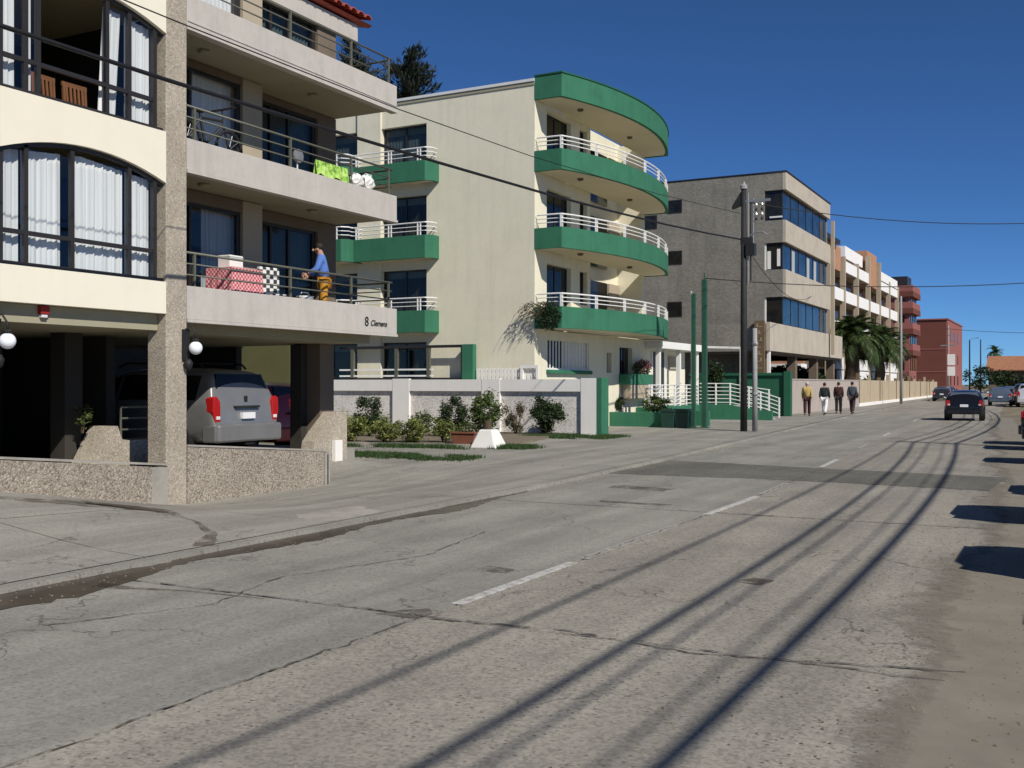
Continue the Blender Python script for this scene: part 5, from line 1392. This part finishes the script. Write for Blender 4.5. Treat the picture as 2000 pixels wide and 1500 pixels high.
# ================================================================== PEOPLE
def skin_mesh(vs, es, rad, root, sub=1):
    me = bpy.data.meshes.new('s'); me.from_pydata(vs, es, []); me.update()
    o = bpy.data.objects.new('s', me); COL.objects.link(o)
    md = o.modifiers.new('skin', 'SKIN'); md.use_smooth_shade = True
    for i, r_ in enumerate(rad):
        sv = me.skin_vertices[0].data[i]; sv.radius = r_ if isinstance(r_, tuple) else (r_, r_); sv.use_root = (i == root)
    sb = o.modifiers.new('sub', 'SUBSURF'); sb.levels = sub
    dg = bpy.context.evaluated_depsgraph_get()
    out = bpy.data.meshes.new_from_object(o.evaluated_get(dg))
    bpy.data.objects.remove(o); bpy.data.meshes.remove(me)
    return out
def limb_pose(step=.0, arm=.0, lean=0, bend=0, hands_fwd=None):
    """joints of a figure 1.72 m tall facing +Y"""
    J = {}
    J['pelvis'] = Vector((0, 0, .93)); J['waist'] = Vector((0, .01+lean*.3, 1.08)); J['chest'] = Vector((0, .0+lean*.7, 1.30)); J['neck'] = Vector((0, lean, 1.46))
    J['head'] = Vector((0, lean*1.25+.03+bend*.5, 1.56-bend*.1)); J['crown'] = Vector((0, lean*1.25+.02+bend, 1.65-bend*.25))
    for s_, nm in ((-1, 'l'), (1, 'r')):
        k_ = step*s_
        J['hip'+nm] = Vector((.095*s_, 0, .88)); J['knee'+nm] = Vector((.10*s_, k_*.6+.03, .48)); J['ankle'+nm] = Vector((.10*s_, k_*1.1-.02 if k_ >= 0 else k_*1.5-.02, .08 if k_ >= 0 else .08+abs(k_)*.25)); 
        J['toe'+nm] = J['ankle'+nm]+Vector((.02*s_, .15, -.05))
        J['shoulder'+nm] = Vector((.18*s_, lean*.95, 1.40))
        if hands_fwd:
            J['elbow'+nm] = J['shoulder'+nm]+Vector((.05*s_, .08, -.27)); J['wrist'+nm] = J['elbow'+nm]+Vector((-.03*s_, .2, -.10))
        else:
            J['elbow'+nm] = J['shoulder'+nm]+Vector((.035*s_, -k_*arm*.6-.02, -.28)); J['wrist'+nm] = J['elbow'+nm]+Vector((.0, -k_*arm+.06, -.24))
    return J
def person(label, loc, rz, J, top, legs, hair, sc=1.0, shoes='plastic_black', short=False, bag=None, wide=1.0):
    t = thing('person', label, 'person', loc, rz); t.scale = (sc, sc, sc)
    def mk(names, edges, rads, root, nm, mat, sub=1):
        idx = {n_: i for i, n_ in enumerate(names)}
        me = skin_mesh([tuple(J[n_]) for n_ in names], [(idx[p], idx[q]) for p, q in edges], rads, idx[root], sub)
        me.materials.clear(); me.materials.append(M[mat] if isinstance(mat, str) else mat); me.name = nm
        o = bpy.data.objects.new(nm, me); COL.objects.link(o); o.parent = t; return o
    B = ['pelvis', 'waist', 'chest', 'neck', 'head', 'crown']; E = [('pelvis', 'waist'), ('waist', 'chest'), ('chest', 'neck'), ('neck', 'head'), ('head', 'crown')]
    Rr = [(.13, .10), (.115, .09), (.13, .095), .052, (.076, .092), (.066, .08)]
    for nm in 'lr':
        B += [x+nm for x in ('hip', 'knee', 'ankle', 'toe', 'shoulder', 'elbow', 'wrist')]
        Rr += [.085, .055, .038, .032, .055, .04, .028]
        E += [('pelvis', 'hip'+nm), ('hip'+nm, 'knee'+nm), ('knee'+nm, 'ankle'+nm), ('ankle'+nm, 'toe'+nm), ('chest', 'shoulder'+nm), ('shoulder'+nm, 'elbow'+nm), ('elbow'+nm, 'wrist'+nm)]
    body = mk(B, E, Rr, 'pelvis', 'body', 'skin', 1)
    # hands with five fingers, nose and ears joined into the body mesh
    mb = MB(); h = J['head']
    mb.ball((h.x, h.y+.105, h.z+.005), .022, 8, .8, 1.2, 1.4)
    for s_ in (-1, 1): mb.ball((h.x+s_*.088, h.y+.0, h.z+.01), .03, 8, .4, .8, 1.2)
    for nm, s_ in (('l', -1), ('r', 1)):
        w_ = J['wrist'+nm]; d = (w_-J['elbow'+nm]).normalized(); f = Vector((0, 1, 0)); f = (f-d*f.dot(d)).normalized()
        pc = w_+d*.05
        mb.ball(tuple(pc), .042, 8, .5, .9, 1.15)
        for q, (o_, L) in enumerate(((-.03, .06), (-.01, .075), (.01, .07), (.028, .055))):
            a0 = pc+f*o_+d*.03; a1 = a0+d*L*.6; a2 = a1+(d*.7+Vector((-s_*.5, 0, 0)))*L*.5
            mb.tube([tuple(a0), tuple(a1), tuple(a2)], [.010, .009, .007], 5)
        th = pc+f*.035; mb.tube([tuple(th), tuple(th+f*.025+d*.03), tuple(th+f*.025+d*.06)], [.012, .010, .008], 5)
    bm = bmesh.new(); bm.from_mesh(body.data); tmp = mb.mesh('h', smooth=True); bm.from_mesh(tmp); bm.to_mesh(body.data); bm.free(); bpy.data.meshes.remove(tmp)
    # clothes
    Tn = ['pelvis', 'waist', 'chest']; Te = [('pelvis', 'waist'), ('waist', 'chest')]; Tr = [(.185*wide, .15), (.175*wide, .14), (.18*wide, .135)]
    J['collar'] = J['chest'].lerp(J['neck'], .75); Tn.append('collar'); Te.append(('chest', 'collar')); Tr.append(.075)
    for nm in 'lr':
        J['cuff'+nm] = J['elbow'+nm].lerp(J['wrist'+nm], .85)
        Tn += ['shoulder'+nm, 'elbow'+nm, 'cuff'+nm]; Tr += [.09, .07, .055]
        Te += [('chest', 'shoulder'+nm), ('shoulder'+nm, 'elbow'+nm), ('elbow'+nm, 'cuff'+nm)]
    mk(Tn, Te, Tr, 'pelvis', 'jacket', top, 1)
    Ln = ['pelvis']; Le = []; Lr = [(.14*wide, .125)]
    for nm in 'lr':
        J['hem'+nm] = J['knee'+nm].lerp(J['ankle'+nm], .1 if short else .98)
        Ln += ['hip'+nm, 'knee'+nm, 'hem'+nm]; Lr += [.105, .09, .095 if short else .078]
        Le += [('pelvis', 'hip'+nm), ('hip'+nm, 'knee'+nm), ('knee'+nm, 'hem'+nm)]
    mk(Ln, Le, Lr, 'pelvis', 'shorts' if short else 'trousers', legs, 1)
    c = J['crown']; child(MB().ball((c.x, c.y-.04, c.z-.005), .094, 14, .92, 1.0, .95), 'hair', hair, t, smooth=True)
    for nm, s_ in (('l', -1), ('r', 1)):
        a_ = J['ankle'+nm]
        child(MB().ball((a_.x+.008*s_, a_.y+.07, a_.z-.035), .055, 10, .85, 2.4, .85), 'shoe', shoes, t, smooth=True)
    if bag:
        s_ = J['shoulderr']; child(MB().ball((s_.x+.10, s_.y-.08, 1.0), .15, 10, .5, 1.0, 1.1), 'shoulder_bag', bag, t, smooth=True)
    return t
C_ = {n_: cloth(n_, c) for n_, c in dict(yellow_jacket=(.46, .33, .12, 1), maroon_trousers=(.05, .016, .018, 1), dark_green_coat=(.02, .028, .024, 1), grey_trousers=(.26, .26, .29, 1), white_trousers=(.72, .72, .74, 1), brown_jacket=(.05, .022, .018, 1), black_trousers=(.018, .016, .018, 1), slate_coat=(.055, .075, .085, 1), dark_skirt=(.06, .035, .038, 1), blue_shirt=(.10, .20, .52, 1), orange_shorts=(.52, .24, .03, 1)).items()}
def zp(x, y): return zg(x, y)
HD = R(4)
person('person in a mustard yellow jacket and dark red trousers walking away, leftmost of the four', (-12.25, 56.2, .05), HD+.15, limb_pose(.2, .5), C_['yellow_jacket'], C_['maroon_trousers'], 'hair_grey', 1.05)
person('person in a dark coat and pale trousers walking away, second from the left', (-11.75, 58.2, .05), HD-.1, limb_pose(-.26, .4), C_['dark_green_coat'], C_['white_trousers'], 'hair_dark', 1.03, wide=1.15)
person('person in a dark brown jacket and black trousers walking away, third from the left', (-11.62, 61.4, .05), HD+.08, limb_pose(.12, .25), C_['brown_jacket'], C_['black_trousers'], 'hair_dark', 1.05)
person('person in a slate grey coat carrying a bag walking away, rightmost of the four', (-10.9, 61.6, .05), HD-.2, limb_pose(-.18, .3), C_['slate_coat'], C_['dark_skirt'], 'hair_dark', 1.06, bag='plastic_black', wide=1.1)
person('person in a blue shirt and orange shorts standing at the beige balcony rail', (-13.05, 16.62, 2.95), R(125), limb_pose(.03, .2, .06, .05, True), C_['blue_shirt'], C_['orange_shorts'], 'hair_dark', .93, short=True)

# ================================================================== THINGS ON THE BALCONIES, LAMPS
def cloth_table(loc, L, W, H, mat, label, z_top=0):
    t = thing('covered_table', label, 'table', loc)
    n = 22; V = []; F = []
    # a draped cloth: top plus wavy skirt
    mb = MB(); mb.box(-W/2, W/2, -L/2, L/2, H-.02, H)
    per = []
    for (x0, y0, x1, y1) in ((-W/2, -L/2, W/2, -L/2), (W/2, -L/2, W/2, L/2), (W/2, L/2, -W/2, L/2), (-W/2, L/2, -W/2, -L/2)):
        for i in range(n): per.append((x0+(x1-x0)*i/n, y0+(y1-y0)*i/n))
    V = []
    for i, (x, y) in enumerate(per):
        w_ = 1.04+.03*math.sin(i*1.3)
        V += [(x*1.005, y*1.005, H-.003), (x*w_, y*w_, H*.25+.03*math.sin(i*.7))]
    m_ = len(per); F = [(2*i, 2*i+1, 2*((i+1) % m_)+1, 2*((i+1) % m_)) for i in range(m_)]
    mb.add(V, F); child(mb, 'tablecloth', mat, t)
    for sx in (-1, 1):
        for sy in (-1, 1): child(MB().box(sx*(W/2-.06)-.02, sx*(W/2-.06)+.02, sy*(L/2-.06)-.02, sy*(L/2-.06)+.02, 0, H-.021), 'leg', 'wood', t)
    return t
M['check_red'] = check_mat('red_gingham', (.48, .07, .09, 1), (.74, .42, .42, 1), 24)
M['check_dark'] = check_mat('dark_check_cloth', (.04, .04, .045, 1), (.72, .71, .68, 1), 12)
cloth_table((-13.15, 14.2, 2.95), .78, .6, .84, 'check_red', 'table under a red gingham cloth on the lowest beige balcony')
t = thing('cardboard_box', 'small white box standing on the red gingham table', 'box', (-13.2, 14.15, 3.79))
child(MB().box(-.14, .14, -.17, .17, 0, .24), 'body', 'white', t, bevel=.01); child(MB().box(-.145, .145, -.175, .175, .2, .215), 'lid_edge', 'curtain_grey', t)
def chair(loc, rz, mat, label, group=None, cat='chair', name='wooden_chair'):
    t = thing(name, label, cat, loc, rz, group)
    child(MB().box(-.21, .21, -.2, .2, .42, .45), 'seat', mat, t)
    for sx in (-1, 1):
        child(MB().bar((sx*.19, -.18, 0), (sx*.19, -.18, .43), .04), 'leg', mat, t)
        child(MB().bar((sx*.19, .19, 0), (sx*.19, .25, .95), .04), 'leg', mat, t)
    for i in range(5): child(MB().bar((-.14+.07*i, .2, .47), (-.14+.07*i, .245, .9), .035, .02), 'back_slat', mat, t)
    child(MB().bar((-.22, .25, .93), (.22, .25, .93), .03, .07), 'top_rail', mat, t)
    return t
ch = chair((-12.98, 15.1, 2.95), R(80), 'check_dark', 'chair draped in a black and white check beside the gingham table', name='draped_chair')
child(MB().box(-.23, .23, .17, .27, .3, .97), 'draped_cloth', 'check_dark', ch, bevel=.02)
chair((-13.3, 10.55, 5.40), R(92), 'wood', 'left wooden slatted chair in the open upper bay', 'wooden chairs in the upper bay')
chair((-13.3, 11.1, 5.40), R(88), 'wood', 'right wooden slatted chair in the open upper bay', 'wooden chairs in the upper bay')
t = thing('bucket', 'small white bucket on the lowest beige balcony near the person in blue', 'bucket', (-12.95, 15.9, 2.95))
child(MB().lathe([(.12, 0), (.16, .46), (.17, .48), (.15, .48), (.11, .03)], n=16), 'pail', 'white', t, smooth=True)
child(MB().tube([(0, -.165, .46), (0, -.1, .55), (0, .1, .55), (0, .165, .46)], .008, 5), 'handle', 'galv', t)
# green cloth and white bags drying on the middle balcony
def hung(name, label, cat, y0, y1, z0, z1, mat, x=-12.7):
    V = []; F = []; n = 26
    for side_ in (0, 1):
        for i in range(n+1):
            y = y0+(y1-y0)*i/n; xx = x+(.05 if side_ == 0 else -.05)+.015*math.sin(i*1.1)
            V += [(xx, y, z0+.05*math.sin(i*.5+side_)), (x, y, z1)]
    m_ = 2*(n+1)
    F = [(2*i, 2*i+2, 2*i+3, 2*i+1) for i in range(n)]+[(m_+2*i+1, m_+2*i+3, m_+2*i+2, m_+2*i) for i in range(n)]
    t = thing(name, label, cat, (x, (y0+y1)/2, z0))
    MB().add(V, F).build('fabric', mat, t, smooth=True)
k = N('lime_print'); f = k.noise(9, 4, .7); k.base(k.ramp(f, [(.4, (.10, .22, .03, 1)), (.52, (.36, .60, .10, 1)), (.65, (.55, .72, .22, 1))])); k.set(Roughness=.9); M['lime'] = k.m
hung('beach_towel', 'lime green patterned towel hung over the middle beige balcony rail', 'towel', 15.85, 16.85, 5.72, 6.02, 'lime', -12.66)
def bag(loc, label, sx=1, sz=1, sd=1):
    t = thing('plastic_bag', label, 'bag', loc, 0, 'white bags on the middle balcony')
    rnd = random.Random(sd); mb = MB().ball((0, 0, .2*sz), .2, 14, sx, 1, sz)
    mb.v = [(x*(1+rnd.uniform(-.3, .3)), y*(1+rnd.uniform(-.35, .35)), max(0, z*(1+rnd.uniform(-.12, .12)))) for x, y, z in mb.v]
    child(mb, 'sack', 'white', t)
    child(MB().box(-.03, .03, -.12, .10, .30*sz, .42*sz), 'fold', 'curtain_grey', t, bevel=.02)
bag((-12.69, 17.2, 5.735), 'crumpled white bag next to the lime towel', .35, .62, 1)
bag((-12.69, 17.6, 5.735), 'crumpled white bag at the right end of the middle balcony', .35, .75, 2)
t = thing('pedestal_fan', 'small grey pedestal fan by the glass doors of the middle balcony', 'fan', (-13.3, 16.1, 5.37))
child(MB().tube([(0, 0, 0), (0, 0, .8)], .015, 6), 'stand', 'rail_white', t); child(MB().lathe([(.18, 0), (.18, .03)], (0, 0, 0), 14), 'base', 'galv', t)
fan = child(MB().lathe([(.04, -.04), (.13, -.03), (.14, 0), (.13, .03), (.04, .04)], (0, 0, 0), 16), 'cage', 'galv', t); fan.location = (0.02, 0, .82); fan.rotation_euler = (0, R(90), 0)
# bicycle
bk = thing('bicycle', 'dark bicycle leaning by the curtained door of the middle balcony', 'bicycle', (-13.1, 13.5, 5.56), R(90))
for y_, nm in ((-.5, 'wheel'), (.5, 'wheel')):
    pts = [(y_+.31*math.cos(2*math.pi*i/24), 0, .32+.31*math.sin(2*math.pi*i/24)) for i in range(25)]
    wl = child(MB().tube(pts, .030, 6, False), nm, 'tyre', bk)
    for i in range(10):
        a_ = math.pi*2*i/10; o = MB().tube([(y_, 0, .32), (y_+.3*math.cos(a_), 0, .32+.3*math.sin(a_))], .004, 4).build('spoke', 'galv', None); o.parent = wl
FRM = 'frame_dark'
child(MB().tube([(-.5, 0, .32), (-.08, 0, .30), (.36, 0, .72), (.5, 0, .32)], .026, 6).tube([(-.08, 0, .3), (-.2, 0, .82)], .026, 6).tube([(-.18, 0, .74), (.33, 0, .78)], .026, 6).tube([(-.5, 0, .32), (-.18, 0, .74)], .02, 6), 'frame', FRM, bk)
child(MB().ball((-.22, 0, .85), .1, 10, 1.3, .6, .35), 'saddle', 'plastic_black', bk)
child(MB().tube([(.36, 0, .72), (.33, 0, .98)], .014, 6).tube([(.36, -.28, 1.0), (.32, 0, .98), (.36, .28, 1.0)], .02, 6), 'handlebar', FRM, bk)
# globe lamps on the pillars
def globe(loc, label):
    t = thing('wall_lamp', label, 'wall lamp', loc, 0, 'globe lamps on the pebble-dash pillars')
    child(MB().ball((.14, .06, 0), .108, 18), 'globe', 'globe', t, smooth=True)
    child(MB().tube([(-.02, -.02, .05), (.0, -.02, .3), (.08, .02, .36), (.14, .06, .24), (.14, .06, .11)], .016, 7), 'bracket', 'plastic_black', t, smooth=True)
    child(MB().lathe([(.05, 0), (.06, .03), (.045, .05)], (.14, .06, .10), 10), 'collar', 'plastic_black', t)
    child(MB().lathe([(.02, -.36), (.06, -.32), (.075, -.24), (.04, -.18)], (.04, .0, 0), 12), 'lower_bell', 'plastic_black', t, smooth=True)
    child(MB().box(-.035, .0, -.07, .07, -.2, .3), 'back_plate', 'plastic_black', t)
globe((-12.56, 12.46, 2.33), 'white globe lamp on the pillar beside the silver car')
globe((-12.57, 9.08, 2.32), 'white globe lamp on the leftmost pillar at the frame edge')
t = thing('alarm_lamp', 'small red alarm lamp with a white lens under the lowest bay band', 'lamp', (-12.75, 9.93, 2.85))
child(MB().box(-.06, .06, -.07, .07, -.12, -.003), 'housing', 'red_paint', t, bevel=.01); child(MB().box(-.045, .045, -.05, .05, -.17, -.121), 'lens', 'lens', t, bevel=.01)
t = thing('storage_shelf', 'dim pale shelf deep in the dark garage', 'shelf', (-17, 11.6, 1.1))
child(MB().box(-.25, .25, -.3, .3, 0, .06), 'board', 'galv', t); child(MB().box(-.25, -.2, -.3, .3, -.8, 0), 'back', 'galv', t)
shrub('garage_plant', 'small plant on the planter in the dark garage stairwell', (-14.25, 11.85, 1.0), .45, .16, 'leaf_mid', 180, .04, 91)
